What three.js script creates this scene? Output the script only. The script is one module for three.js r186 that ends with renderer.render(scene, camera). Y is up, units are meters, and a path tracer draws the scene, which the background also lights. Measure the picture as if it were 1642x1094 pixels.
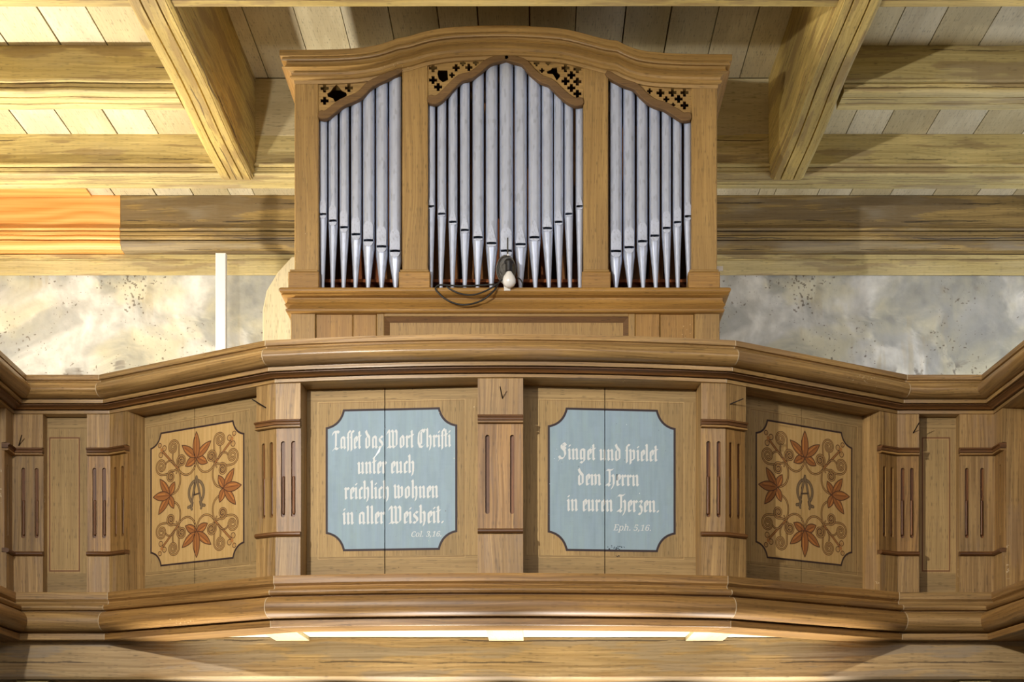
import * as THREE from 'three';
import { RectAreaLightUniformsLib } from 'three/addons/lights/RectAreaLightUniformsLib.js';
import { mergeGeometries, toCreasedNormals } from 'three/addons/utils/BufferGeometryUtils.js';

// ---------------------------------------------------------------- camera, light, exposure
const EYE = 1.6;                       // camera height above the nave floor, metres
const scene = new THREE.Scene();
scene.background = new THREE.Color(0x0b0a08);
const camera = new THREE.PerspectiveCamera(2 * Math.atan(547 / 2400) * 180 / Math.PI, 1642 / 1094, 0.05, 60);
camera.position.set(0, EYE, 0);
camera.lookAt(0, EYE, -10);
camera.setViewOffset(1642, 1094, -39, -723, 1642, 1094);   // rising shift lens: verticals stay vertical
camera.updateProjectionMatrix();
const renderer = new THREE.WebGLRenderer({ antialias: true });
renderer.toneMapping = THREE.LinearToneMapping;
renderer.toneMappingExposure = 1.0;
renderer.shadowMap.enabled = true;
RectAreaLightUniformsLib.init();
// the daylight: panes in the side walls and the far wall; [x, y, Z, width, height, facing, nits, colour]
const DAY = {
  galleryLeft: { I: 5, c: 0xfff6e6 },
  galleryRight: { I: 9, c: 0xdfeaff },
  naveLeft: { I: 55, c: 0xfff4e4 },
  naveRight: { I: 36, c: 0xf4f6ff },
  far: { I: 9, c: 0xf4f2ff },
  uplight: { I: 40, c: 0xfffaf2 },
  standLamp: { I: 46, c: 0xfffaf2 },
  galleryFlood: { I: 1150, c: 0xfff6e8 },
};

// ---------------------------------------------------------------- helpers
const xc = -0.142;                     // axis of gallery and organ
function rng(a) { return () => { a |= 0; a = a + 0x6D2B79F5 | 0; let t = Math.imul(a ^ a >>> 15, 1 | a); t = t + Math.imul(t ^ t >>> 7, 61 | t) ^ t; return ((t ^ t >>> 14) >>> 0) / 4294967296; }; }
const R = rng(7);
const used = new Map();
function numbered(n) { const k = used.get(n) || 0; used.set(n, k + 1); return k ? n + '_' + String(k).padStart(3, '0') : n; }
function mesh(name, geo, mat, parent) {
  const m = new THREE.Mesh(geo, mat); m.name = parent ? name : numbered(name);
  m.castShadow = m.receiveShadow = true; (parent || scene).add(m); return m;
}
function group(name, parent, x = 0, y = 0, z = 0) {
  const g = new THREE.Group(); g.name = parent ? name : numbered(name); g.position.set(x, y, z); (parent || scene).add(g); return g;
}
function tag(o, label, category, grp) { o.userData.label = label; o.userData.category = category; if (grp) o.userData.group = grp; return o; }
function struct(o, label) { o.userData.kind = 'structure'; if (label) o.userData.label = label; return o; }

// texture coordinates in metres with the grain (u) along one axis; a texture covers 2 m x 1 m
function grain(geo, axis, off = R() * 7) {
  const g = geo.index ? geo.toNonIndexed() : geo;
  if (!g.attributes.normal) g.computeVertexNormals();
  const p = g.attributes.position, n = g.attributes.normal, uv = new Float32Array(p.count * 2), A = { x: 0, y: 1, z: 2 }[axis];
  const off2 = (off * 3.7) % 1;
  for (let i = 0; i < p.count; i += 3) {
    const e1 = [p.getX(i + 1) - p.getX(i), p.getY(i + 1) - p.getY(i), p.getZ(i + 1) - p.getZ(i)], e2 = [p.getX(i + 2) - p.getX(i), p.getY(i + 2) - p.getY(i), p.getZ(i + 2) - p.getZ(i)];
    const f = [Math.abs(e1[1] * e2[2] - e1[2] * e2[1]), Math.abs(e1[2] * e2[0] - e1[0] * e2[2]), Math.abs(e1[0] * e2[1] - e1[1] * e2[0])];
    let d = f.indexOf(Math.max(...f));
    let U = A, V;
    if (d === A) { U = (A + 1) % 3; V = (A + 2) % 3; } else V = 3 - A - d;
    for (let k = 0; k < 3; k++) {
      const c = [p.getX(i + k), p.getY(i + k), p.getZ(i + k)];
      uv[(i + k) * 2] = (c[U] + off) / 2; uv[(i + k) * 2 + 1] = c[V] + off2;
    }
  }
  g.setAttribute('uv', new THREE.BufferAttribute(uv, 2));
  return g;
}
// chamfered box, centred
function cbox(w, h, d, c = 0.003) {
  c = Math.min(c, w / 3, h / 3, d / 3);
  const s = new THREE.Shape(); const a = w / 2 - c, b = h / 2 - c;
  s.moveTo(-a, -b); s.lineTo(a, -b); s.lineTo(a, b); s.lineTo(-a, b); s.closePath();
  const g = new THREE.ExtrudeGeometry(s, { depth: d - 2 * c, bevelEnabled: true, bevelThickness: c, bevelSize: c, bevelSegments: 1 });
  g.translate(0, 0, -(d - 2 * c) / 2); return g;
}
// box between limits; Z is the distance in front of the camera
function zbox(x0, x1, h0, h1, Z0, Z1, c) { const g = cbox(x1 - x0, h1 - h0, Z1 - Z0, c); g.translate((x0 + x1) / 2, EYE + (h0 + h1) / 2, -(Z0 + Z1) / 2); return g; }
// moulding: profile [[out, height]...] (closed, drawn from the inner top over the front to the inner bottom) along plan points [x, Z, lift?]
function mitres(path) {
  const out = [];
  for (let i = 0; i < path.length; i++) {
    const dir = (a, b) => { const dx = b[0] - a[0], dz = b[1] - a[1], l = Math.hypot(dx, dz) || 1; return [dx / l, dz / l]; };
    const d0 = i ? dir(path[i - 1], path[i]) : null, d1 = i < path.length - 1 ? dir(path[i], path[i + 1]) : null;
    const a = d0 || d1, b = d1 || d0;
    const n0 = [a[1], -a[0]], n1 = [b[1], -b[0]];
    let m = [n0[0] + n1[0], n0[1] + n1[1]]; const k = 2 / (m[0] * m[0] + m[1] * m[1]); out.push([m[0] * k, m[1] * k]);
  }
  return out;
}
function sweep(profile, path, mit = mitres(path), { crease = 0.6, caps = true } = {}) {
  const pos = [], uv = []; const n = profile.length; let su = R() * 5; const sv = R();
  const pt = (i, j) => { const p = path[i], m = mit[i], q = profile[j]; return [p[0] + m[0] * q[0], EYE + (p[2] || 0) + q[1], -(p[1] + m[1] * q[0])]; };
  const lens = [0]; for (let j = 1; j <= n; j++) { const a = profile[j - 1], b = profile[j % n]; lens.push(lens[j - 1] + Math.hypot(a[0] - b[0], a[1] - b[1])); }
  for (let i = 0; i < path.length - 1; i++) {
    const du = Math.hypot(path[i + 1][0] - path[i][0], path[i + 1][1] - path[i][1]);
    for (let j = 0; j < n; j++) {
      const k = (j + 1) % n, a = pt(i, j), b = pt(i + 1, j), c = pt(i + 1, k), d = pt(i, k);
      pos.push(...a, ...d, ...c, ...a, ...c, ...b);
      const u0 = su / 2, u1 = (su + du) / 2, v0 = sv + lens[j], v1 = sv + lens[j + 1];
      uv.push(u0, v0, u0, v1, u1, v1, u0, v0, u1, v1, u1, v0);
    }
    su += du;
  }
  if (caps) {
    const tri = THREE.ShapeUtils.triangulateShape(profile.map(q => new THREE.Vector2(q[0], q[1])), []);
    for (const e of [0, path.length - 1]) for (const t of tri) {
      const o = e ? t : [t[0], t[2], t[1]];
      for (const j of o) { pos.push(...pt(e, j)); uv.push(profile[j][0] / 2, profile[j][1]); }
    }
  }
  const g = new THREE.BufferGeometry();
  g.setAttribute('position', new THREE.Float32BufferAttribute(pos, 3)); g.setAttribute('uv', new THREE.Float32BufferAttribute(uv, 2));
  return toCreasedNormals(g, crease);
}
// arc of profile points around [o, h] from angle a to b (degrees, 0 = outwards, 90 = up)
function arcp(o, h, ro, rh, a, b, n = 8) { const r = []; for (let i = 0; i <= n; i++) { const t = (a + (b - a) * i / n) * Math.PI / 180; r.push([o + ro * Math.cos(t), h + rh * Math.sin(t)]); } return r; }
function merge(list) { return mergeGeometries(list.map(g => { const k = g.index ? g.toNonIndexed() : g; for (const a of Object.keys(k.attributes)) if (!['position', 'normal', 'uv'].includes(a)) k.deleteAttribute(a); return k; })); }

// ---------------------------------------------------------------- computed surfaces
function hash(x, y, s) { let h = Math.imul(x, 374761393) + Math.imul(y, 668265263) + Math.imul(s, 974634541) | 0; h = Math.imul(h ^ h >>> 13, 1274126177); return ((h ^ h >>> 16) >>> 0) / 4294967296; }
const lattices = new Map();
function vn(x, y, px, py, s) {
  const key = (s * 4096 + px) * 4096 + py; let L = lattices.get(key);
  if (!L) { L = new Float32Array(px * py); for (let j = 0; j < py; j++) for (let i = 0; i < px; i++) L[j * px + i] = hash(i, j, s); lattices.set(key, L); }
  const xi = Math.floor(x), yi = Math.floor(y); let fx = x - xi, fy = y - yi; fx = fx * fx * (3 - 2 * fx); fy = fy * fy * (3 - 2 * fy);
  const x0 = ((xi % px) + px) % px, x1 = x0 + 1 === px ? 0 : x0 + 1, y0 = (((yi % py) + py) % py) * px, y1 = y0 + px === px * py ? 0 : y0 + px;
  const a = L[y0 + x0], b = L[y0 + x1], c = L[y1 + x0], d = L[y1 + x1];
  return a + (b - a) * fx + (c - a) * fy + (a - b - c + d) * fx * fy;
}
function fb(u, v, fu, fv, s, oct = 4) { let t = 0, w = 0.5, n = 0; for (let o = 0; o < oct; o++) { t += w * vn(u * fu, v * fv, fu, fv, s + o); n += w; w *= 0.55; fu *= 2; fv *= 2; } return t / n; }
const mix = (a, b, t) => [a[0] + (b[0] - a[0]) * t, a[1] + (b[1] - a[1]) * t, a[2] + (b[2] - a[2]) * t];
const cl = (t) => Math.max(0, Math.min(1, t));
const sst = (a, b, t) => { t = cl((t - a) / (b - a)); return t * t * (3 - 2 * t); };
function dataTex(W, H, fn, srgb = true) {
  const d = new Uint8Array(W * H * 4);
  for (let y = 0; y < H; y++) for (let x = 0; x < W; x++) { const c = fn(x / W, y / H), i = (y * W + x) * 4; d[i] = c[0]; d[i + 1] = c[1]; d[i + 2] = c[2]; d[i + 3] = 255; }
  const t = new THREE.DataTexture(d, W, H, THREE.RGBAFormat); if (srgb) t.colorSpace = THREE.SRGBColorSpace;
  t.wrapS = t.wrapT = THREE.RepeatWrapping; t.magFilter = THREE.LinearFilter; t.minFilter = THREE.LinearMipmapLinearFilter; t.generateMipmaps = true; t.needsUpdate = true; return t;
}
// painted or bare wood; o.wear = patches where the paint has gone, o.crack = drying cracks
function woodColour(u, v, o) {
  const s = o.seed, w = (fb(u, v, 3, 4, s + 40, 3) - 0.5) * 0.05;
  const f = 0.55 * fb(u, v + w, 4, 90, s, 3) + 0.45 * vn(u * 10, (v + w) * 300, 10, 300, s + 9);
  let c = mix(o.dark, o.light, cl((f - 0.5) * o.contrast + 0.5));
  c = mix(c, o.base, 0.35);
  const po = vn(u * 70, v * 420, 70, 420, s + 12); if (po > 0.74) { const k = 1 - (po - 0.74) * 0.9; c = [c[0] * k, c[1] * k, c[2] * k]; }
  const b = fb(u, v, 3, 5, s + 20, 4); const k = 1 + (b - 0.5) * o.blotch; c = [c[0] * k, c[1] * k, c[2] * k];
  if (o.wear) { const q = fb(u, v + w, 5, 22, s + 60, 5), t = sst(o.wearAt, o.wearAt + 0.09, q) * o.wear * (0.5 + 0.5 * f); c = mix(c, o.wearC, t); }
  if (o.stain) { const q = fb(u, v, 4, 9, s + 80, 5), t = sst(0.56, 0.72, q) * o.stain; c = mix(c, o.stainC, t); }
  if (o.crack) for (let k = 0; k < 9; k++) {
    const m = fb(u, k / 9, 5, 9, s + 75, 3); if (m < 0.54) continue;
    const y = (k + 0.25 + 0.5 * hash(k, 3, s)) / 9 + 0.02 * (fb(u, k / 9, 7, 9, s + 70, 4) - 0.5), th = 0.0032 * sst(0.54, 0.68, m);
    const q = Math.abs(v - y); if (q < th) c = mix(c, o.crackC, o.crack * (1 - q / th * 0.6));
  }
  if (o.chip) { const z = vn(u * 6, v * 7, 6, 7, s + 95), q = z > 0.6 ? fb(u, v, 240, 130, s + 90, 2) : 0; if (q * z > o.chip) c = mix(c, o.chipC, 0.75); }
  return c;
}
function woodTex(o, W = 1024, H = 512) { return dataTex(W, H, (u, v) => woodColour(u, v, o)); }
function bumpTex(seed) { return dataTex(768, 384, (u, v) => { const w = (fb(u, v, 3, 4, seed + 40, 3) - 0.5) * 0.05; const f = 255 * (0.6 * fb(u, v + w, 4, 90, seed, 3) + 0.4 * fb(u, v, 6, 12, seed + 5, 3)); return [f, f, f]; }, false); }
const T = {
  parapet: { seed: 11, dark: [106, 78, 42], light: [186, 152, 98], base: [154, 121, 72], contrast: 1.7, blotch: 0.35, wear: 0.35, wearAt: 0.6, wearC: [126, 104, 92], chip: 0.73, chipC: [214, 196, 164] },
  organ: { seed: 23, dark: [128, 98, 52], light: [186, 152, 92], base: [164, 130, 74], contrast: 1.2, blotch: 0.2, stain: 0.16, stainC: [120, 92, 62], chip: 0.74, chipC: [224, 206, 172] },
  beam: { seed: 37, dark: [150, 130, 76], light: [218, 202, 146], base: [200, 182, 122], contrast: 1.2, blotch: 0.4, wear: 0.55, wearAt: 0.55, wearC: [128, 104, 74], crack: 0.8, crackC: [62, 48, 30], stain: 0.25, stainC: [170, 160, 140] },
  plank: { seed: 53, dark: [200, 188, 156], light: [226, 218, 192], base: [216, 206, 176], contrast: 0.9, blotch: 0.22, stain: 0.18, stainC: [160, 142, 108] },
  tie: { seed: 71, dark: [134, 106, 66], light: [204, 176, 128], base: [180, 150, 102], contrast: 1.3, blotch: 0.4, wear: 0.6, wearAt: 0.52, wearC: [138, 128, 118], crack: 0.9, crackC: [70, 56, 42], stain: 0.4, stainC: [150, 108, 50] },
  wallplate: { seed: 83, dark: [104, 84, 48], light: [184, 158, 100], base: [152, 126, 74], contrast: 1.6, blotch: 0.5, wear: 0.8, wearAt: 0.5, wearC: [112, 96, 74], crack: 1, crackC: [46, 38, 28], stain: 0.4, stainC: [158, 152, 140] },
};
const tex = {}; for (const k in T) tex[k] = woodTex(T[k]);
const bump = bumpTex(5);
const std = (o) => new THREE.MeshStandardMaterial(o);
const M = {
  parapet: std({ map: tex.parapet, bumpMap: bump, bumpScale: 0.0012, roughness: 0.5 }),
  parapetB: std({ map: tex.parapet, bumpMap: bump, bumpScale: 0.0012, roughness: 0.48, color: 0xf2e6d2 }),
  rail: std({ map: tex.parapet, bumpMap: bump, bumpScale: 0.001, roughness: 0.34 }),
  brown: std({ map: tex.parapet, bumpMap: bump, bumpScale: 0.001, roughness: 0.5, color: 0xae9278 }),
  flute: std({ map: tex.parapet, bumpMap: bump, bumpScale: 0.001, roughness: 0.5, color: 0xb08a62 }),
  trim: std({ map: tex.organ, bumpMap: bump, bumpScale: 0.0015, roughness: 0.7, color: 0xb4aaa4 }),
  organ: std({ map: tex.organ, bumpMap: bump, bumpScale: 0.0008, roughness: 0.45 }),
  organB: std({ map: tex.organ, bumpMap: bump, bumpScale: 0.0008, roughness: 0.45, color: 0xfff2d8 }),
  organDark: std({ map: tex.organ, bumpMap: bump, bumpScale: 0.0015, roughness: 0.7, color: 0xac9a90 }),
  inner: std({ map: tex.organ, roughness: 0.8, color: 0xd8b090 }),
  innerRed: std({ map: tex.organ, roughness: 0.8, color: 0xe09a6c }),
  beam: std({ map: tex.beam, bumpMap: bump, bumpScale: 0.002, roughness: 0.6 }),
  beamB: std({ map: tex.beam, bumpMap: bump, bumpScale: 0.002, roughness: 0.6, color: 0xf6eccc }),
  plankA: std({ map: tex.plank, bumpMap: bump, bumpScale: 0.001, roughness: 0.6 }),
  plankB: std({ map: tex.plank, bumpMap: bump, bumpScale: 0.001, roughness: 0.6, color: 0xf8f5ea }),
  plankC: std({ map: tex.plank, bumpMap: bump, bumpScale: 0.001, roughness: 0.6, color: 0xf0ead8 }),
  tie: std({ map: tex.tie, bumpMap: bump, bumpScale: 0.003, roughness: 0.65 }),
  wallplate: std({ map: tex.wallplate, bumpMap: bump, bumpScale: 0.003, roughness: 0.7 }),
  black: std({ color: 0x0c0b0a, roughness: 0.5 }),
  iron: std({ color: 0x2a201a, roughness: 0.6, metalness: 0.6 }),
  white: std({ color: 0xeceae4, roughness: 0.6 }),
  filler: std({ color: 0xb8a484, roughness: 0.8 }),
  floor: std({ color: 0x5c5246, roughness: 0.8 }),
};
// new pine with knots, the repaired length of cornice
const pineTex = dataTex(1024, 512, (u, v) => {
  let d = 0, dark = 0; for (const [ku, kv, r] of [[0.12, 0.36, 0.03], [0.62, 0.8, 0.02], [0.45, 0.15, 0.018], [0.85, 0.5, 0.024]]) { let du = u - ku; du -= Math.round(du); const e = Math.hypot(du * 1.1, (v - kv)); d += 0.02 * Math.exp(-e * e / (r * r * 9)) * Math.sign(v - kv || 1); dark = Math.max(dark, 1 - sst(r * 0.35, r * 0.7, e)); }
  const w = (fb(u, v, 2, 3, 300, 3) - 0.5) * 0.12, q = (v + w + d * 3) * 16, r = 0.5 + 0.5 * Math.sin(q * 6.283 * 1.0), f = vn(u * 8, v * 200, 8, 200, 310);
  let c = mix([212, 148, 74], [238, 190, 116], cl(r * 0.6 + f * 0.5)); return mix(c, [150, 78, 26], dark * 0.8);
});
M.pine = std({ map: pineTex, bumpMap: bump, bumpScale: 0.0006, roughness: 0.45 });
// lime plaster with damp stains, patches and scratches; covers 4 m x 2 m
const plasterTex = dataTex(1536, 768, (u, v) => {
  const w = fb(u, v, 6, 3, 410, 4) - 0.5, tr = 0.6 * fb(u + w * 0.12, v + w * 0.12, 40, 22, 402, 5) + 0.4 * fb(u + w * 0.05, v, 80, 14, 404, 4);
  let c = mix([152, 152, 146], [230, 229, 222], cl(2.3 * (0.45 * fb(u, v, 12, 7, 400, 6) + 0.55 * tr - 0.5) + 0.55));
  c = mix(c, [214, 206, 166], 0.5 * sst(0.48, 0.66, fb(u + w * 0.1, v + w * 0.1, 9, 5, 430, 5)));
  c = mix(c, [128, 130, 128], 0.75 * sst(0.5, 0.68, fb(u + w * 0.2, v + w * 0.2, 11, 8, 440, 6)) * cl(1.6 * tr - 0.2));
  c = mix(c, [112, 106, 98], 0.7 * sst(0.58, 0.7, fb(u + w * 0.3, v + w * 0.1, 40, 34, 446, 5)) * sst(0.46, 0.6, fb(u, v, 8, 5, 447, 3)));
  c = mix(c, [168, 150, 112], 0.32 * sst(0.52, 0.75, fb(u + w * 0.02, v, 90, 6, 450, 4)) * sst(0.5, 0.65, fb(u, v, 7, 5, 455, 4)));
  c = mix(c, [84, 74, 62], 0.6 * sst(0.78, 0.86, fb(u, v, 300, 150, 460, 2) * (0.7 + 0.55 * fb(u, v, 14, 8, 463, 2))));
  return c;
});
const plasterBump = dataTex(1024, 512, (u, v) => { const f = 255 * fb(u, v, 16, 8, 480, 6); return [f, f, f]; }, false);
M.plaster = std({ map: plasterTex, bumpMap: plasterBump, bumpScale: 0.02, roughness: 0.9 });
M.limewash = std({ color: 0xb8b0a0, roughness: 0.9 });
// tin pipes: dull aluminium bronze
const tinTex = dataTex(512, 512, (u, v) => { const f = 0.6 * fb(u, v, 6, 20, 500, 5) + 0.4 * fb(u, v, 40, 60, 510, 3); const k = 0.96 + 0.14 * (f - 0.5) - 0.08 * sst(0.66, 0.78, fb(u, v, 50, 50, 520, 2)); return [206 * k, 213 * k, 228 * k]; });
M.tin = new THREE.MeshPhysicalMaterial({ map: tinTex, metalness: 0.42, roughness: 0.36, color: 0xf4f8ff });
M.tinLip = new THREE.MeshPhysicalMaterial({ map: tinTex, metalness: 0.15, roughness: 0.35, color: 0xf6f9ff });

// ---------------------------------------------------------------- room shell
const HL = 3.517, HM = 3.817, HJ = 3.297;         // side ceiling, raised ceiling over the organ, beam soffits (above eye level)
const XL = -4.2, XR = 3.95, ZB = 8.95, ZF = -3;   // inner faces of the room
{
  const fl = mesh('floor', grain(zbox(XL - 0.4, XR + 0.4, -EYE - 0.2, -EYE, ZF - 0.4, ZB + 0.4, 0.001), 'x'), M.floor); struct(fl, 'stone floor of the nave below the gallery');
}
// back wall: uneven plaster
{
  const g = new THREE.PlaneGeometry(XR - XL + 0.6, 5.6, 260, 160); const p = g.attributes.position, uv = g.attributes.uv;
  for (let i = 0; i < p.count; i++) {
    const x = p.getX(i), y = p.getY(i);
    p.setZ(i, 0.02 * (fb(x / 8 + 5, y / 8 + 5, 20, 20, 600, 4) - 0.5));
    uv.setXY(i, x / 4, y / 2);
  }
  g.computeVertexNormals(); g.translate((XL + XR) / 2, 2.8, -ZB);
  const b = new THREE.BoxGeometry(XR - XL + 0.6, 5.6, 0.3); b.translate((XL + XR) / 2, 2.8, -ZB - 0.2);
  struct(mesh('wall_back', merge([g, b]), M.plaster), 'stained lime plaster wall behind the organ');
}
let winN = 0;
function windowIn(parentName, cx, cy, cz, w, h, facing, day, label) {   // pane, frame, bars and the light it lets in; facing = unit vector into the room
  const g = group('window_' + (++winN)); struct(g, label);
  const q = new THREE.Quaternion().setFromUnitVectors(new THREE.Vector3(0, 0, 1), facing);
  g.position.set(cx, cy, cz); g.quaternion.copy(q);
  const pane = mesh('pane', new THREE.BoxGeometry(w, h, 0.01), std({ color: 0xdfe6ea, roughness: 0.4, emissive: day.c, emissiveIntensity: 0.6 }), g); pane.position.z = -0.02;
  const bars = [];
  for (const s of [-1, 1]) { const a = cbox(0.06, h, 0.06); a.translate(s * w / 2, 0, 0); bars.push(a); const b = cbox(w, 0.06, 0.06); b.translate(0, s * h / 2, 0); bars.push(b); }
  mesh('window_frame', merge(bars), M.white, g);
  const L = new THREE.RectAreaLight(day.c, day.I, w * 0.94, h * 0.94); L.position.set(0, 0, 0.05); g.add(L);
  L.rotation.set(0, Math.PI, 0);
}
function wallWith(name, holes, zIsAlong, at, a0, a1, label) {
  const s = new THREE.Shape(); s.moveTo(a0, 0); s.lineTo(a1, 0); s.lineTo(a1, 5.6); s.lineTo(a0, 5.6); s.closePath();
  for (const [p0, p1, q0, q1] of holes) { const h = new THREE.Path(); h.moveTo(p0, q0); h.lineTo(p0, q1); h.lineTo(p1, q1); h.lineTo(p1, q0); h.closePath(); s.holes.push(h); }
  const g = new THREE.ExtrudeGeometry(s, { depth: 0.4, bevelEnabled: false });
  if (zIsAlong) { g.rotateY(Math.PI / 2); g.translate(at, 0, 0); } else g.translate(0, 0, at);
  struct(mesh(name, g, M.limewash), label);
}
// side walls run along Z; shape coordinate a = Z because rotateY sends x to -z
wallWith('wall_left', [[6.7, 8.3, EYE + 0.95, EYE + 2.45], [-0.9, 0.1, EYE + 2.35, EYE + 3.2]], true, XL - 0.4, ZF - 0.4, ZB + 0.4, 'limewashed side wall with windows, left');
wallWith('wall_right', [[6.9, 8.1, EYE + 0.95, EYE + 2.35], [-0.9, 0.1, EYE + 2.175, EYE + 3.025]], true, XR, ZF - 0.4, ZB + 0.4, 'limewashed side wall with windows, right');
wallWith('wall_front', [[-2.6, -1.2, 3.4, 4.9], [0.9, 2.3, 3.4, 4.9]], false, -ZF, XL - 0.4, XR + 0.4, 'limewashed wall behind the viewer');
{
  const V = (x, z) => new THREE.Vector3(x, 0, z);
  windowIn('wall_left', XL - 0.1, EYE + 1.7, -7.5, 1.6, 1.5, V(1, 0), DAY.galleryLeft, 'gallery window in the left wall');
  windowIn('wall_left', XL - 0.015, EYE + 2.775, 0.4, 1.0, 0.85, V(1, 0), DAY.naveLeft, 'nave window in the left wall');
  windowIn('wall_right', XR + 0.1, EYE + 1.65, -7.5, 1.2, 1.4, V(-1, 0), DAY.galleryRight, 'gallery window in the right wall');
  windowIn('wall_right', XR + 0.015, EYE + 2.6, 0.4, 1.0, 0.85, V(-1, 0), DAY.naveRight, 'nave window in the right wall');
  windowIn('wall_front', -1.9, 4.15, -ZF + 0.1, 1.4, 1.5, V(0, -1), DAY.far, 'high window behind the viewer, left');
  windowIn('wall_front', 1.6, 4.15, -ZF + 0.1, 1.4, 1.5, V(0, -1), DAY.far, 'high window behind the viewer, right');
}
// ceiling boards
{
  const g = group('ceiling'); struct(g, 'board ceiling with a raised bay over the organ');
  mesh('roof_deck', zbox(XL - 0.4, XR + 0.4, HM + 0.12, HM + 0.3, ZF - 0.4, ZB + 0.4, 0.001), M.inner, g);
  const mats = [M.plankA, M.plankB, M.plankC, M.plankA];
  const run = (x0, x1, Z0, Z1, h) => {
    let x = x0; while (x < x1 - 0.02) {
      const w = Math.min(0.19 + R() * 0.07, x1 - x), gap = R() < 0.25 ? 0.009 : 0.003 + R() * 0.003;
      mesh('plank', grain(zbox(x + gap / 2, x + w - gap / 2, h, h + 0.025, Z0, Z1, 0.002), 'z'), mats[Math.floor(R() * 4)], g); x += w;
    }
  };
  run(XL - 0.05, -1.66, 5.98, ZB + 0.1, HL); run(1.4, XR + 0.05, 5.98, ZB + 0.1, HL);
  run(-1.66, 1.4, 8.02, ZB + 0.1, HL); run(-1.66, 1.4, 6.1, 8.0, HM);
  mesh('nave_boarding', grain(zbox(XL - 0.1, XR + 0.1, HL, HL + 0.025, ZF - 0.1, 6.0, 0.002), 'z'), M.plankA, g);
}
// ---------------------------------------------------------------- ceiling beams
// joist running in x: profile (out = towards the viewer, height above eye)
function joistProfile(w, h0, h1) {
  return [[-w, h1], [0, h1], [0, h0 + 0.068], [-0.004, h0 + 0.067], [-0.004, h0 + 0.063], [0.014, h0 + 0.061], [0.017, h0 + 0.053], [0.014, h0 + 0.045], [-0.008, h0 + 0.043], [-0.008, h0 + 0.038], [0, h0 + 0.036], [0, h0 + 0.024],
    ...arcp(-0.012, h0 + 0.012, 0.012, 0.012, 60, -90, 5), [-0.05, h0], [-0.052, h0 + 0.008], [-0.058, h0 + 0.008], [-0.06, h0], [-0.115, h0], [-0.117, h0 + 0.007], [-0.122, h0 + 0.007], [-0.124, h0], [-w, h0]];
}
function joist(x0, x1, Z, mat, label, h1 = HL, h0 = HJ, w = 0.18) {
  const pts = []; const n = 10; for (let i = 0; i <= n; i++) pts.push([x0 + (x1 - x0) * i / n, Z + (R() - 0.5) * 0.004, (R() - 0.5) * 0.005]);
  const o = mesh('ceiling_joist', sweep(joistProfile(w, h0, h1), pts, pts.map(() => [0, -1])), mat); tag(o, label, 'beam'); return o;
}
joist(XL, XR, 6.1, M.beamB, 'moulded front ceiling beam cut off by the top of the picture', HM + 0.1);
joist(XL, -1.7, 7.05, M.beam, 'upper short ceiling joist between window side and left long beam');
joist(1.45, XR, 7.05, M.beam, 'upper short ceiling joist right of the right long beam');
joist(XL, XR, 8.0, M.beam, 'wide moulded ceiling beam running behind the organ case', HL);
{ const o = mesh('ceiling_joist', grain(zbox(-1.55, 1.3, HL - 0.01, HM - 0.002, 8.0, 8.018, 0.003), 'x'), M.plankC); o.name = numbered('fascia_board'); tag(o, 'flat board closing the raised ceiling behind the organ top', 'board'); }
for (const Z of [5.1, 4.15, 3.2, 2.25]) { /* nave joists, above and before the picture */ joist(XL, XR, Z, M.beam, 'nave ceiling joist number ' + ['one', 'two', 'three', 'four'][[5.1, 4.15, 3.2, 2.25].indexOf(Z)] + ' in front of the gallery'); }
// long beams running in z
function longBeam(cx, label) {
  const a = 0.078, b = 0.1, h = HJ - 0.018; const pr = [];
  const half = [[0, h], [0.03, h], [0.032, h + 0.014], [0.036, h + 0.014], [0.038, h], [0.07, h], [0.072, h + 0.003], [a, h + 0.005], [0.088, h + 0.012], [0.088, h + 0.03], [0.096, h + 0.034], [0.097, h + 0.05], [b - 0.006, h + 0.056], [b - 0.006, h + 0.07], [b, h + 0.076], [b, HM + 0.08]];
  const sh = new THREE.Shape(); const pts = [...half.slice(1).reverse().map(p => [-p[0], p[1]]), ...half]; pts.forEach((p, i) => i ? sh.lineTo(p[0], p[1]) : sh.moveTo(p[0], p[1])); sh.closePath();
  const g = new THREE.ExtrudeGeometry(sh, { depth: 8.02 - 6.1, bevelEnabled: false, steps: 12 }); g.translate(cx, EYE, -8.02);
  const p = g.attributes.position; for (let i = 0; i < p.count; i++) { const z = p.getZ(i); p.setX(i, p.getX(i) + 0.004 * Math.sin(z * 5 + cx)); }
  g.computeVertexNormals();
  return tag(mesh('ceiling_beam', grain(g, 'z'), M.beamB), label, 'beam');
}
longBeam(-1.605, 'long moulded ceiling beam left of the organ, running towards the viewer');
longBeam(1.345, 'long moulded ceiling beam right of the organ, running towards the viewer');
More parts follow.
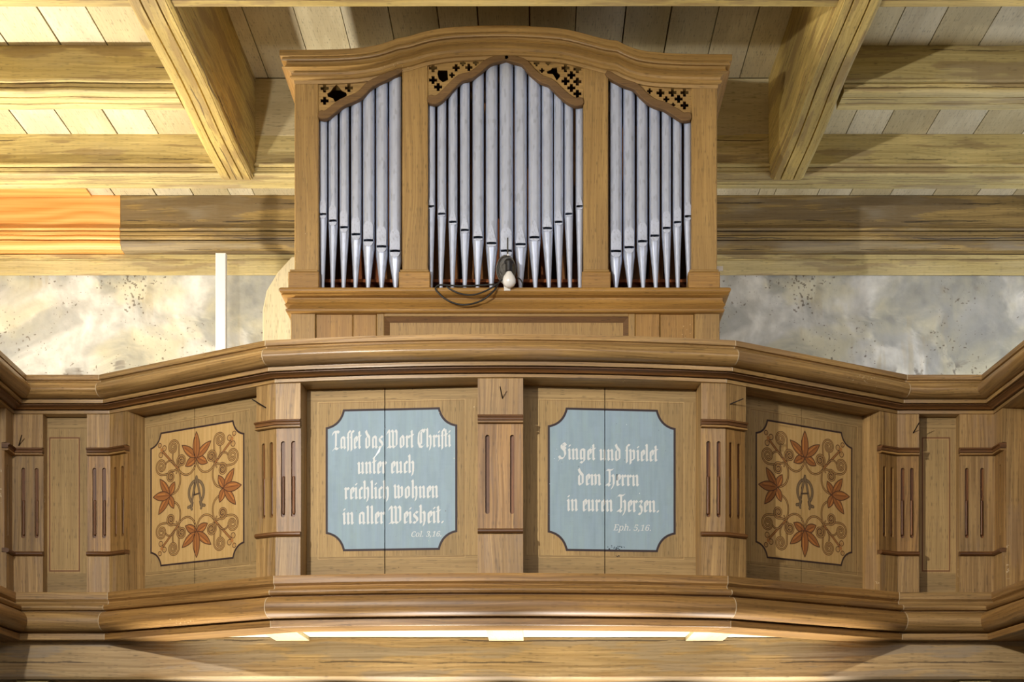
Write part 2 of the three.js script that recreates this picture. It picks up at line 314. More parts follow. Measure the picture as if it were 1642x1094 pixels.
// wall plate with frieze board
{
  const prof = [[-0.13, HL], [0, HL], [0, 3.328], [-0.008, 3.327], [-0.008, 3.322], [0.018, 3.321], [0.022, 3.314], [0.018, 3.306], [-0.006, 3.305], [-0.006, 3.3], [0.01, 3.298], [0.01, 3.284], ...arcp(-0.004, 3.268, 0.016, 0.014, 60, -60, 5), [-0.014, 3.252], [-0.014, 3.247], [0.006, 3.246], [0.006, 3.232], ...arcp(0.006, 3.21, 0.024, 0.02, 100, 170, 5), [-0.03, 3.2046], [-0.05, 3.2046], [-0.052, 3.214], [-0.06, 3.214], [-0.062, 3.2046], [-0.1, 3.2046], [-0.13, 3.2046]];
  const path = (x0, x1) => { const p = []; for (let i = 0; i <= 8; i++) p.push([x0 + (x1 - x0) * i / 8, 8.82, (R() - 0.5) * 0.006]); return p; };
  const p1 = path(XL, -2.452), p2 = path(-2.45, XR);
  const pine = mesh('cornice_repair', sweep(prof, p1, p1.map(() => [0, -1])), M.pine); tag(pine, 'new bright orange pine length of wall cornice at the far left', 'cornice');
  mesh('filler_strip', grain(zbox(XL, -2.62, HL - 0.012, HL - 0.001, 8.62, 8.815, 0.002), 'x'), M.pine, pine);
  const old = mesh('wall_cornice', sweep(prof, p2, p2.map(() => [0, -1])), M.wallplate); tag(old, 'old weathered moulded wall cornice above the plaster', 'cornice');
  const f = mesh('frieze_board', sweep([[-0.012, 3.2], [0.014, 3.2], [0.014, 3.176], [0.002, 3.172], [0.002, 3.168], [0.006, 3.166], [0, 3.085], [-0.012, 3.085]], path(XL, XR).map(p => [p[0], 8.925, p[2]]), undefined), M.beam);
  tag(f, 'smooth ochre frieze board directly above the plaster wall', 'board');
}

// ---------------------------------------------------------------- gallery structure
const yF = 0.672;                                // underside of the gallery boards
const N = (dx, Z) => [dx + xc, Z];
const TILT = 0.042;
const S0 = N(-2.13 + TILT * 3.6, 2.9), A = N(-2.13, 6.49), B = N(-1.705, 6.49), C = N(-0.9, 6.0), Dd = N(0.9, 6.0), Ee = N(1.705, 6.49), G = N(2.13, 6.49), S1 = N(2.13 + TILT * 3.6, 2.9);
const bow = []; for (let i = 0; i <= 10; i++) { const t = i / 5 - 1; bow.push(N(0.9 * t, 5.92 + 0.08 * t * t)); }
const path = [S0, A, B, ...bow, Ee, G, S1], mit = mitres(path);
const iA = 1, iB = 2, iC = 3, iD = 13, iE = 14, iG = 15;
{
  const off = (o) => path.map((p, i) => [p[0] + mit[i][0] * o, p[1] + mit[i][1] * o]);
  const fr = off(-0.1);
  const s = new THREE.Shape(); s.moveTo(XL, 2.9); for (const p of fr) s.lineTo(p[0], p[1]); s.lineTo(XR, 2.9); s.lineTo(XR, ZB); s.lineTo(XL, ZB); s.closePath();
  const g = new THREE.ExtrudeGeometry(s, { depth: 0.07, bevelEnabled: false }); g.rotateX(-Math.PI / 2); g.translate(0, EYE + yF, 0);
  const fl = mesh('gallery_floor', grain(g, 'x'), M.plankA); struct(fl, 'cream boarded floor of the gallery seen from below');
}
// tie beam, joists, posts
{
  const pts = []; for (let i = 0; i <= 24; i++) pts.push([XL + (XR - XL) * i / 24, 6.5 + (R() - 0.5) * 0.006, (R() - 0.5) * 0.004]);
  const t = mesh('tie_beam', sweep([[-0.2, yF], [-0.006, yF], [0, yF - 0.008], [0.003, 0.58], [0.001, 0.5], [-0.008, 0.489], [-0.2, 0.487]], pts, pts.map(() => [0, -1])), M.tie);
  tag(t, 'weathered tie beam carrying the gallery along the bottom of the picture', 'beam');
  const js = [[-1.13, -0.985, 'left joist end under the gallery front, below the left corner pilaster'], [-0.205, -0.055, 'middle joist end under the gallery front, below the centre pilaster'], [0.648, 0.81, 'right joist end under the gallery front, below the right corner pilaster']];
  for (const [x0, x1, l] of js) { const o = mesh('floor_joist', grain(zbox(x0, x1, 0.656, yF + 0.001, 6.0, 6.56, 0.006), 'z'), M.plankC); tag(o, l, 'joist'); }
  for (const [s, l] of [[-1, 'square post under the left end of the tie beam'], [1, 'square post under the right end of the tie beam']]) {
    const x = xc + s * 2.06; const p = mesh('gallery_post', grain(zbox(x - 0.07, x + 0.07, -EYE, 0.4875, 6.53, 6.67, 0.01), 'y'), M.beam); tag(p, l, 'post');
  }
}

// ---------------------------------------------------------------- painted panels
const PX = 1150;                                  // texture pixels per metre
let panelWood = null;                             // bare grained panel, shared by all painted ones
function panelCanvas(w, h) {
  if (!panelWood) {
    const W = 0.9; panelWood = document.createElement('canvas'); panelWood.width = Math.round(W * PX); panelWood.height = Math.round(h * PX); const x = panelWood.getContext('2d');
    const im = x.createImageData(panelWood.width, panelWood.height), o = { ...T.parapet, wear: 0.1, chip: 0, seed: 131, contrast: 1.2, base: [156, 128, 80], dark: [124, 98, 58], light: [178, 150, 100] };
    for (let j = 0; j < panelWood.height; j++) for (let i = 0; i < panelWood.width; i++) {
      const X = i / PX, Y = j / PX, rail = Y < 0.1 || Y > h - 0.1;        // grained as stiles and rails around a middle field
      const q = rail ? woodColour(X / 2 + 0.3, Y + 0.2, o) : woodColour(Y / 2, X + 0.4, o), k = (j * panelWood.width + i) * 4;
      im.data[k] = q[0]; im.data[k + 1] = q[1]; im.data[k + 2] = q[2]; im.data[k + 3] = 255;
    }
    x.putImageData(im, 0, 0);
  }
  const c = document.createElement('canvas'); c.width = Math.round(w * PX); c.height = Math.round(h * PX); const x = c.getContext('2d'); x.drawImage(panelWood, 0, 0); return [c, x];
}
function canvasTex(c) { const t = new THREE.CanvasTexture(c); t.colorSpace = THREE.SRGBColorSpace; t.anisotropy = 8; return t; }
// field with concave corners; coordinates in metres, y up, origin at the panel's lower left
function fieldPath(x, x0, x1, y0, y1, r) {
  x.beginPath(); x.moveTo(x0 + r, y1); x.lineTo(x1 - r, y1); x.quadraticCurveTo(x1 - r * 0.8, y1 - r * 0.85, x1, y1 - r); x.lineTo(x1, y0 + r);
  x.quadraticCurveTo(x1 - r * 0.8, y0 + r * 0.85, x1 - r, y0); x.lineTo(x0 + r, y0); x.quadraticCurveTo(x0 + r * 0.8, y0 + r * 0.85, x0, y0 + r); x.lineTo(x0, y1 - r); x.quadraticCurveTo(x0 + r * 0.8, y1 - r * 0.85, x0 + r, y1); x.closePath();
}
function speckle(x, n, r0, r1, box, cols, seed) { const q = rng(seed); for (let i = 0; i < n; i++) { x.fillStyle = cols[Math.floor(q() * cols.length)]; x.beginPath(); x.ellipse(box[0] + q() * (box[1] - box[0]), box[2] + q() * (box[3] - box[2]), r0 + q() * (r1 - r0), (r0 + q() * (r1 - r0)) * (0.6 + q()), q() * 3, 0, 7); x.fill(); } }
// broad-nib blackletter: strokes in units of the x-height
const min_ = (x, t = 1, b = 0) => [[x - 0.1, t - 0.02], [x, t - 0.12], [x, b + 0.12], [x + 0.1, b + 0.02]];
const GL = {
  i: [0.46, [min_(0.2), [[0.18, 1.32], [0.26, 1.26]]]], n: [0.92, [min_(0.2), [[0.26, 0.84], [0.52, 1], [0.64, 0.86], [0.64, 0.12], [0.74, 0.02]]]],
  m: [1.36, [min_(0.2), [[0.26, 0.84], [0.52, 1], [0.63, 0.86], [0.63, 0.04]], [[0.68, 0.84], [0.94, 1], [1.06, 0.86], [1.06, 0.12], [1.16, 0.02]]]],
  u: [0.92, [min_(0.2), [[0.28, 0.04], [0.58, 0.18]], min_(0.64)]], r: [0.64, [min_(0.2), [[0.28, 0.88], [0.4, 0.98], [0.56, 0.84]]]],
  e: [0.62, [[[0.2, 0.9], [0.2, 0.14], [0.3, 0.02], [0.5, 0.12]], [[0.2, 0.92], [0.38, 1], [0.5, 0.86], [0.5, 0.6], [0.24, 0.44]]]],
  c: [0.58, [[[0.2, 0.9], [0.2, 0.14], [0.3, 0.02], [0.5, 0.12]], [[0.2, 0.9], [0.34, 1], [0.5, 0.86]]]],
  h: [0.9, [[[0.12, 1.56], [0.2, 1.44], [0.2, 0.12], [0.28, 0.02]], [[0.26, 0.84], [0.5, 1], [0.64, 0.84], [0.64, 0.14], [0.52, -0.22]]]],
  l: [0.46, [[[0.12, 1.56], [0.2, 1.44], [0.2, 0.12], [0.3, 0.02]]]], t: [0.5, [[[0.14, 1.42], [0.2, 1.34], [0.2, 0.12], [0.32, 0.02]], [[0.02, 1.02], [0.42, 1.06]]]],
  d: [0.9, [[[0.2, 0.9], [0.2, 0.14], [0.34, 0.02], [0.6, 0.14]], [[0.16, 1.5], [0.3, 1.22], [0.62, 0.92], [0.62, 0.14]], [[0.2, 0.9], [0.4, 0.98]]]],
  a: [0.92, [[[0.2, 0.86], [0.2, 0.14], [0.3, 0.04], [0.56, 0.2]], [[0.16, 0.92], [0.4, 1], [0.62, 0.88], [0.62, 0.12], [0.74, 0.02]]]],
  o: [0.86, [[[0.2, 0.88], [0.2, 0.14], [0.34, 0.02], [0.58, 0.14]], [[0.2, 0.88], [0.4, 1], [0.6, 0.86], [0.6, 0.14]]]],
  s: [0.74, [[[0.58, 0.9], [0.38, 1], [0.18, 0.84], [0.2, 0.66], [0.52, 0.42], [0.56, 0.18], [0.36, 0.02], [0.12, 0.1]]]],
  S_: [0.44, [[[0.2, -0.18], [0.2, 1.36], [0.32, 1.5], [0.52, 1.42]], [[0.08, 1.02], [0.2, 0.96]]]],
  w: [1.3, [[[0.1, 1.16], [0.2, 1.02], [0.2, 0.14], [0.32, 0.04], [0.58, 0.16]], [[0.52, 1.12], [0.62, 1], [0.62, 0.14], [0.74, 0.04], [1.0, 0.18]], [[0.72, 0.86], [0.94, 1], [1.04, 0.86], [1.04, 0.16]]]],
  g: [0.9, [[[0.2, 0.88], [0.2, 0.16], [0.32, 0.06], [0.58, 0.2]], [[0.16, 0.92], [0.4, 0.98], [0.62, 0.9], [0.62, -0.1], [0.42, -0.28], [0.16, -0.2]]]],
  p: [0.9, [[[0.1, 1.04], [0.2, 0.94], [0.2, -0.3]], [[0.26, 0.86], [0.48, 1], [0.62, 0.86], [0.62, 0.14], [0.3, 0.06]]]],
  z: [0.66, [[[0.14, 0.9], [0.36, 1], [0.5, 0.86], [0.24, 0.56], [0.46, 0.4], [0.5, 0.06], [0.34, -0.22], [0.12, -0.14]]]],
  '.': [0.4, [[[0.16, 0.1], [0.24, 0.02]]]], ' ': [0.42, []],
  L: [1.02, [[[0.04, 1.2], [0.16, 1.44], [0.4, 1.48], [0.5, 1.36], [0.48, 0.2], [0.3, 0.02], [0.08, -0.14]], [[0.46, 1.46], [0.7, 1.5], [0.9, 1.38]], [[0.1, -0.1], [0.4, 0.06], [0.7, -0.04], [0.92, 0.08]]]],
  W: [1.62, [[[0.02, 1.2], [0.2, 1.5], [0.34, 1.36], [0.34, 0.14], [0.5, 0.02], [0.78, 0.16]], [[0.62, 1.5], [0.8, 1.36], [0.8, 0.14], [0.96, 0.02], [1.28, 0.2]], [[0.9, 1.3], [1.12, 1.5], [1.3, 1.34], [1.3, 0.2]], [[0.06, 0.02], [0.32, 0.1]]]],
  C: [1.16, [[[0.98, 1.3], [0.66, 1.5], [0.26, 1.3], [0.18, 0.9], [0.18, 0.4], [0.36, 0.06], [0.7, 0], [0.98, 0.2]], [[0.52, 1.3], [0.54, 1.2], [0.54, 0.24]], [[0.72, 1.4], [0.9, 1.5], [1.06, 1.44]]]],
  S: [1.1, [[[0.9, 1.3], [0.62, 1.52], [0.34, 1.36], [0.36, 1.12], [0.72, 0.84], [0.8, 0.44], [0.56, 0.1], [0.2, 0.1], [0.02, -0.1]], [[0.5, 1.26], [0.84, 0.98]], [[0.04, 0.3], [0.24, 0.06]]]],
  H: [1.22, [[[0.06, 1.34], [0.2, 1.46], [0.6, 1.42], [0.9, 1.52]], [[0.5, 1.4], [0.5, 0.3], [0.34, 0.08], [0.08, 0.06]], [[0.56, 0.78], [0.82, 1], [0.98, 0.84], [0.98, 0.1], [0.74, -0.3]], [[0.3, 0.2], [0.5, -0.04], [0.66, 0.1]]]],
};
function letters(text) { const out = []; let s = text; while (s.length) { if (s[0] === 'ſ') out.push('S_'); else out.push(s[0]); s = s.slice(1); } return out; }
function blackletter(x, text, x0, x1, yb, xh, colour) {
  const ls = letters(text); let W = 0; for (const l of ls) W += GL[l][0]; const sx = (x1 - x0) / W; let px = 0; x.fillStyle = colour; x.strokeStyle = colour;
  const nx = 0.108, ny = 0.085;
  for (const l of ls) {
    const [adv, strokes] = GL[l];
    for (const st of strokes) for (let i = 0; i < st.length - 1; i++) {
      const P = (q, s) => [x0 + (px + q[0]) * sx + s * nx * sx, yb + q[1] * xh + s * ny * xh];
      const a = P(st[i], -1), b = P(st[i], 1), c = P(st[i + 1], 1), d = P(st[i + 1], -1);
      x.beginPath(); x.moveTo(...a); x.lineTo(...b); x.lineTo(...c); x.lineTo(...d); x.closePath(); x.fill(); x.lineWidth = 0.0008; x.stroke();
    }
    px += adv;
  }
}
function blueField(x, x0, x1, y0, y1, r, seed) {
  x.save(); fieldPath(x, x0, x1, y0, y1, r); x.fillStyle = '#869aa4'; x.fill(); x.clip();
  const q = rng(seed); for (let i = 0; i < 900; i++) { const a = q(); x.fillStyle = a < 0.34 ? 'rgba(138,164,184,0.10)' : a < 0.67 ? 'rgba(146,160,160,0.10)' : 'rgba(124,142,154,0.10)'; const w = 0.004 + q() * 0.02, h = 0.03 + q() * 0.16; x.fillRect(x0 + q() * (x1 - x0) - w / 2, y0 + q() * (y1 - y0) - h / 2, w, h); }
  for (let i = 0; i < 120; i++) { x.fillStyle = 'rgba(110,124,134,0.12)'; x.fillRect(x0 + q() * (x1 - x0), y0 + q() * (y1 - y0), 0.0015, 0.02 + q() * 0.05); }
  x.restore(); fieldPath(x, x0, x1, y0, y1, r); x.lineWidth = 0.0085; x.strokeStyle = '#2a1c1e'; x.lineJoin = 'miter'; x.stroke();
}
function frameLines(x, x0, x1, y0, y1) { x.lineWidth = 0.002; x.strokeStyle = 'rgba(112,78,40,0.5)'; x.strokeRect(x0, y0, x1 - x0, y1 - y0); x.strokeStyle = 'rgba(212,178,120,0.5)'; x.strokeRect(x0 - 0.004, y0 - 0.004, x1 - x0 + 0.008, y1 - y0 + 0.008); }
function panelTex(w, draw, h = 0.83) { const [c, x] = panelCanvas(w, h); x.save(); x.translate(0, c.height); x.scale(PX, -PX); x.translate(0, -PH0); draw(x); x.restore(); return canvasTex(c); }
const PH0 = 0.855;                                // heights in the panels are above eye level, like everything else here
const CREAM = '#c9cbc8';
// reference under the verse, thin italic hand
function reference(x, txt, x0, y, size) { x.save(); x.translate(x0, y); x.scale(1, -1); x.fillStyle = CREAM; x.font = `italic ${size * 1000}px serif`; x.scale(0.001, 0.001); x.fillText(txt, 0, 0); x.restore(); }
const wide = 0.86;                                // texture width in metres; s runs along the bay
const texVerse1 = panelTex(wide, (x) => {
  frameLines(x, 0.15, 0.745, 0.95, 1.58);
  blueField(x, 0.182, 0.713, 0.981, 1.549, 0.071, 5);
  blackletter(x, 'Laſſet das Wort Chriſti', 0.205, 0.693, 1.394, 0.047, CREAM);
  blackletter(x, 'unter euch', 0.308, 0.546, 1.291, 0.046, CREAM);
  blackletter(x, 'reichlich wohnen', 0.254, 0.642, 1.189, 0.046, CREAM);
  blackletter(x, 'in aller Weisheit.', 0.247, 0.664, 1.087, 0.046, CREAM);
  reference(x, 'Col. 3,16.', 0.526, 1.032, 0.03);
  x.fillStyle = '#eef2f4'; x.beginPath(); x.moveTo(0.376, 1.352); x.lineTo(0.398, 1.392); x.lineTo(0.404, 1.394); x.lineTo(0.4, 1.378); x.closePath(); x.fill();
  speckle(x, 26, 0.0006, 0.0018, [0.1, 0.8, 0.9, 1.64], ['#6a4e30', '#d8c8a4', '#4c3826'], 3);
});
const texVerse2 = panelTex(wide, (x) => {
  frameLines(x, 0.165, 0.75, 0.95, 1.58);
  blueField(x, 0.202, 0.716, 0.977, 1.548, 0.073, 9);
  blackletter(x, 'Singet und ſpielet', 0.242, 0.648, 1.343, 0.043, CREAM);
  blackletter(x, 'dem Herrn', 0.318, 0.572, 1.241, 0.043, CREAM);
  blackletter(x, 'in euren Herzen.', 0.275, 0.654, 1.136, 0.045, CREAM);
  reference(x, 'Eph. 5,16.', 0.463, 1.06, 0.034);
  speckle(x, 20, 0.001, 0.0032, [0.44, 0.51, 0.982, 0.998], ['#16202c', '#20303c'], 8);
  speckle(x, 5, 0.001, 0.003, [0.475, 0.495, 0.95, 0.96], ['#241a14'], 12);
  speckle(x, 18, 0.0006, 0.002, [0.2, 0.7, 1.0, 1.5], ['#5c6c78', '#dfe6e8', '#4c5c66'], 4);
  x.fillStyle = '#1c1a1c'; x.fillRect(0.478, 1.262, 0.003, 0.026);
});
// foliage field: one quarter drawn four times
function ornament(x, cx, cy) {
  const dk = '#4c2c16', tan = '#ae884c', br = '#9a6632', or = '#98602e';
  const spiral = (a, b, r0, t0, dir, turns = 2.1) => { const p = []; for (let i = 0; i <= 44; i++) { const k = i / 44, t = (t0 + dir * k * turns * 360) * Math.PI / 180, r = r0 * (1 - 0.84 * Math.pow(k, 0.8)); p.push([a + r * Math.cos(t), b + r * Math.sin(t)]); } return p; };
  const line = (pts, w, col) => { x.strokeStyle = col; x.lineWidth = w; x.lineJoin = x.lineCap = 'round'; x.beginPath(); pts.forEach((p, i) => i ? x.lineTo(...p) : x.moveTo(...p)); x.stroke(); };
  const bez = (a, b, c, d) => { const p = []; for (let i = 0; i <= 16; i++) { const t = i / 16, u = 1 - t; p.push([0, 1].map(k => u * u * u * a[k] + 3 * u * u * t * b[k] + 3 * u * t * t * c[k] + t * t * t * d[k])); } return p; };
  const dbl = (pts, w = 0.0092) => { line(pts, w, dk); line(pts, w - 0.0052, tan); };
  const lobe = (b, t, w) => { const dx = t[0] - b[0], dy = t[1] - b[1], l = Math.hypot(dx, dy), n = [-dy / l * w, dx / l * w], m = [b[0] + dx * 0.55, b[1] + dy * 0.55]; x.beginPath(); x.moveTo(...b); x.bezierCurveTo(b[0] + dx * 0.2 + n[0], b[1] + dy * 0.2 + n[1], m[0] + n[0] * 1.5, m[1] + n[1] * 1.5, ...t); x.bezierCurveTo(m[0] - n[0] * 1.5, m[1] - n[1] * 1.5, b[0] + dx * 0.2 - n[0], b[1] + dy * 0.2 - n[1], ...b); x.fillStyle = or; x.fill(); x.strokeStyle = dk; x.lineWidth = 0.0036; x.stroke(); line([b, [b[0] + dx * 0.8, b[1] + dy * 0.8]], 0.0022, '#6a3414'); line([[b[0] + n[0] * 0.4 + dx * 0.3, b[1] + n[1] * 0.4 + dy * 0.3], [b[0] + n[0] * 0.4 + dx * 0.75, b[1] + n[1] * 0.4 + dy * 0.75]], 0.003, '#c8843e'); };
  x.save(); x.translate(cx, cy);
  for (const sx of [-1, 1]) for (const sy of [-1, 1]) {
    x.save(); x.scale(-sx, sy);
    const t = [-0.104, 0.12];
    dbl([...bez(t, [-0.07, 0.07], [-0.005, 0.085], [-0.002, 0.152])]); dbl([...bez(t, [-0.085, 0.08], [-0.085, 0.02], [-0.152, 0.014])]);
    dbl([...bez(t, [-0.105, 0.15], [-0.1, 0.18], [-0.1, 0.217]), ...spiral(-0.134, 0.217, 0.034, 0, 1)]);
    dbl([...bez(t, [-0.13, 0.122], [-0.15, 0.1], [-0.204, 0.106]), ...spiral(-0.204, 0.142, 0.036, -90, -1)]);
    dbl([t, [-0.112, 0.14], ...spiral(-0.085, 0.153, 0.027, 170, -1)]); dbl([t, ...spiral(-0.148, 0.092, 0.027, 60, 1)]);
    line([t, [-0.194, 0.203]], 0.0105, dk); line([t, [-0.194, 0.203]], 0.0062, br);
    dbl(bez([-0.125, 0.142], [-0.137, 0.158], [-0.14, 0.17], [-0.136, 0.186]), 0.008); dbl(bez([-0.125, 0.142], [-0.14, 0.16], [-0.165, 0.17], [-0.178, 0.15]), 0.008);
    for (const [a, b, r] of [[-0.214, 0.234, 0.0095], [-0.187, 0.219, 0.0115], [-0.208, 0.192, 0.0115]]) { x.beginPath(); x.arc(a, b, r, 0, 7); x.fillStyle = '#b48e54'; x.fill(); x.strokeStyle = dk; x.lineWidth = 0.003; x.stroke(); line([[-0.203, 0.213], [a, b]], 0.003, br); }
    x.beginPath(); x.arc(-0.203, 0.213, 0.006, 0, 7); x.fillStyle = '#b07038'; x.fill(); x.stroke();
    line([[-0.116, 0.104], [-0.092, 0.134]], 0.007, dk); line([[-0.116, 0.104], [-0.092, 0.134]], 0.003, tan);
    x.restore();
  }
  for (const s of [-1, 1]) { x.save(); x.scale(1, s); lobe([0, 0.158], [-0.063, 0.128], 0.019); lobe([0, 0.158], [0.063, 0.128], 0.019); lobe([0, 0.158], [-0.083, 0.219], 0.019); lobe([0, 0.158], [0.083, 0.219], 0.019); lobe([0, 0.152], [0, 0.268], 0.02); x.restore(); }
  for (const s of [-1, 1]) { x.save(); x.scale(s, 1); lobe([0.158, 0.012], [0.126, 0.068], 0.018); lobe([0.158, 0.012], [0.132, -0.046], 0.018); lobe([0.158, 0.012], [0.213, 0.088], 0.019); lobe([0.158, 0.012], [0.222, -0.064], 0.019); lobe([0.152, 0.012], [0.254, 0.014], 0.021); x.restore(); }
  // alpha within omega
  const om = '#7a6446', od = '#4a3826'; x.lineCap = 'butt';
  const omega = [[-0.046, -0.05], [-0.026, -0.046], ...(() => { const p = []; for (let i = 0; i <= 30; i++) { const t = (238 - i * (296 / 30)) * Math.PI / 180; p.push([0.042 * Math.cos(t), 0.01 + 0.05 * Math.sin(t)]); } return p; })(), [0.026, -0.046], [0.046, -0.05]];
  line(omega, 0.0135, od); line(omega, 0.0085, om);
  for (const s of [-1, 1]) { const leg = [[0, 0.076], [s * 0.012, 0.03], [s * 0.03, -0.052], [s * 0.026, -0.06]]; line(leg, 0.012, od); line(leg, 0.0072, om); }
  line([[-0.016, 0.0], [0.016, 0.004]], 0.007, od); x.restore();
}
function ornamentPanel(x, x0, x1) {
  frameLines(x, x0 - 0.03, x1 + 0.03, 0.945, 1.585);
  x.save(); fieldPath(x, x0, x1, 0.978, 1.55, 0.06); x.fillStyle = '#bd9a60'; x.fill(); x.clip();
  const q = rng(17); for (let i = 0; i < 700; i++) { x.fillStyle = q() < 0.5 ? 'rgba(170,132,72,0.16)' : 'rgba(208,174,114,0.16)'; const w = 0.002 + q() * 0.008, h = 0.05 + q() * 0.25; x.fillRect(x0 + q() * (x1 - x0), 0.98 + q() * 0.57 - h / 2, w, h); }
  x.restore(); ornament(x, (x0 + x1) / 2, 1.264);
  fieldPath(x, x0, x1, 0.978, 1.55, 0.06); x.lineWidth = 0.0075; x.strokeStyle = '#2e1a16'; x.stroke();
}
const texOrnL = panelTex(wide, (x) => ornamentPanel(x, 0.142, 0.676));
const texOrnR = panelTex(wide + 0.03, (x) => ornamentPanel(x, 0.242, 0.775));
const narrowTex = (x0, x1) => panelTex(0.42, (x) => { x.lineWidth = 0.005; x.strokeStyle = '#6e4426'; x.strokeRect(x0, 0.965, x1 - x0, 0.582); x.lineWidth = 0.002; x.strokeStyle = 'rgba(206,164,104,0.6)'; x.strokeRect(x0 + 0.005, 0.97, x1 - x0 - 0.01, 0.572); });
const texNarL = narrowTex(0.146, 0.275), texNarR = narrowTex(0.124, 0.243);

// ---------------------------------------------------------------- parapet
const RAIL = [[-0.14, 1.78], [0.078, 1.787], [0.086, 1.785], [0.087, 1.764], [0.076, 1.762], [0.074, 1.757], ...arcp(0.062, 1.722, 0.05, 0.034, 72, -70, 12), [0.066, 1.689], [0.05, 1.689], [0.05, 1.6855], [0.06, 1.685], [0.06, 1.6705], [0.034, 1.6695], [0.034, 1.666], ...arcp(0.05, 1.655, 0.03, 0.011, 100, 180, 5), [0.002, 1.655], [0.002, 1.651], [0.01, 1.6505], [0.01, 1.638], [0.006, 1.6365], [-0.14, 1.6365]];
const BASE = [[-0.14, 0.863], [0.02, 0.863], [0.022, 0.86], [0.022, 0.832], [0.018, 0.828], ...arcp(0.032, 0.822, 0.02, 0.016, 180, 270, 4), [0.03, 0.806], [0.03, 0.8035], [0.046, 0.8035], ...arcp(0.046, 0.7925, 0.012, 0.012, 80, -80, 5), [0.036, 0.78], [0.036, 0.776], ...arcp(0.05, 0.732, 0.042, 0.042, 70, -72, 9), [0.05, 0.689], [0.022, 0.688], [0.022, 0.681], [0.046, 0.6805], [0.046, 0.656], [0.043, 0.6536], [-0.14, 0.6536]];
const seg = (i, j) => [path.slice(i, j + 1), mit.slice(i, j + 1)];
const parapet = group('gallery_parapet'); tag(parapet, 'carved ochre gallery parapet with painted panels below the organ', 'parapet');
const sideL = parapet, sideR = parapet;           // the side galleries' fronts are joined to it
for (const [i, j, par] of [[0, iA, sideL], [iA, iB, parapet], [iB, iC, parapet], [iC, iD, parapet], [iD, iE, parapet], [iE, iG, parapet], [iG, iG + 1, sideR]]) {
  const [p, m] = seg(i, j);
  mesh('handrail', sweep(RAIL, p, m), M.rail, par); mesh('base_moulding', sweep(BASE, p, m), R() < 0.5 ? M.parapet : M.parapetB, par);
}
// filler in the mitred joints of the rails
for (const k of [iB, iC, iD, iE]) {
  const P = path[k], a = path[k - 1], b = path[k + 1], near = (q) => { const l = Math.hypot(q[0] - P[0], q[1] - P[1]); return [P[0] + (q[0] - P[0]) / l * 0.0016, P[1] + (q[1] - P[1]) / l * 0.0016]; };
  const fat = (pr) => pr.map(([o, h]) => [o > 0 ? o + 0.0006 : o, h]), pp = [near(a), P, near(b)];
  mesh('joint_filler', sweep(fat(RAIL), pp, [mit[k], mit[k], mit[k]]), M.filler, parapet); mesh('joint_filler', sweep(fat(BASE), pp, [mit[k], mit[k], mit[k]]), M.filler, parapet);
}
// dark painted cavetto under the rail
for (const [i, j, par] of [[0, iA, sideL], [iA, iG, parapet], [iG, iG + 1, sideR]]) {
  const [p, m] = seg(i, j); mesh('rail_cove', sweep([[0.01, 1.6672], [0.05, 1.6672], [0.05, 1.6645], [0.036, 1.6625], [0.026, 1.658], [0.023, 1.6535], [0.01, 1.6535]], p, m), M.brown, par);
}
const dirOf = (a, b) => { const dx = b[0] - a[0], dz = b[1] - a[1], l = Math.hypot(dx, dz); return [dx / l, dz / l, l]; };
const along = (a, b, s) => { const d = dirOf(a, b); return [a[0] + d[0] * s, a[1] + d[1] * s]; };
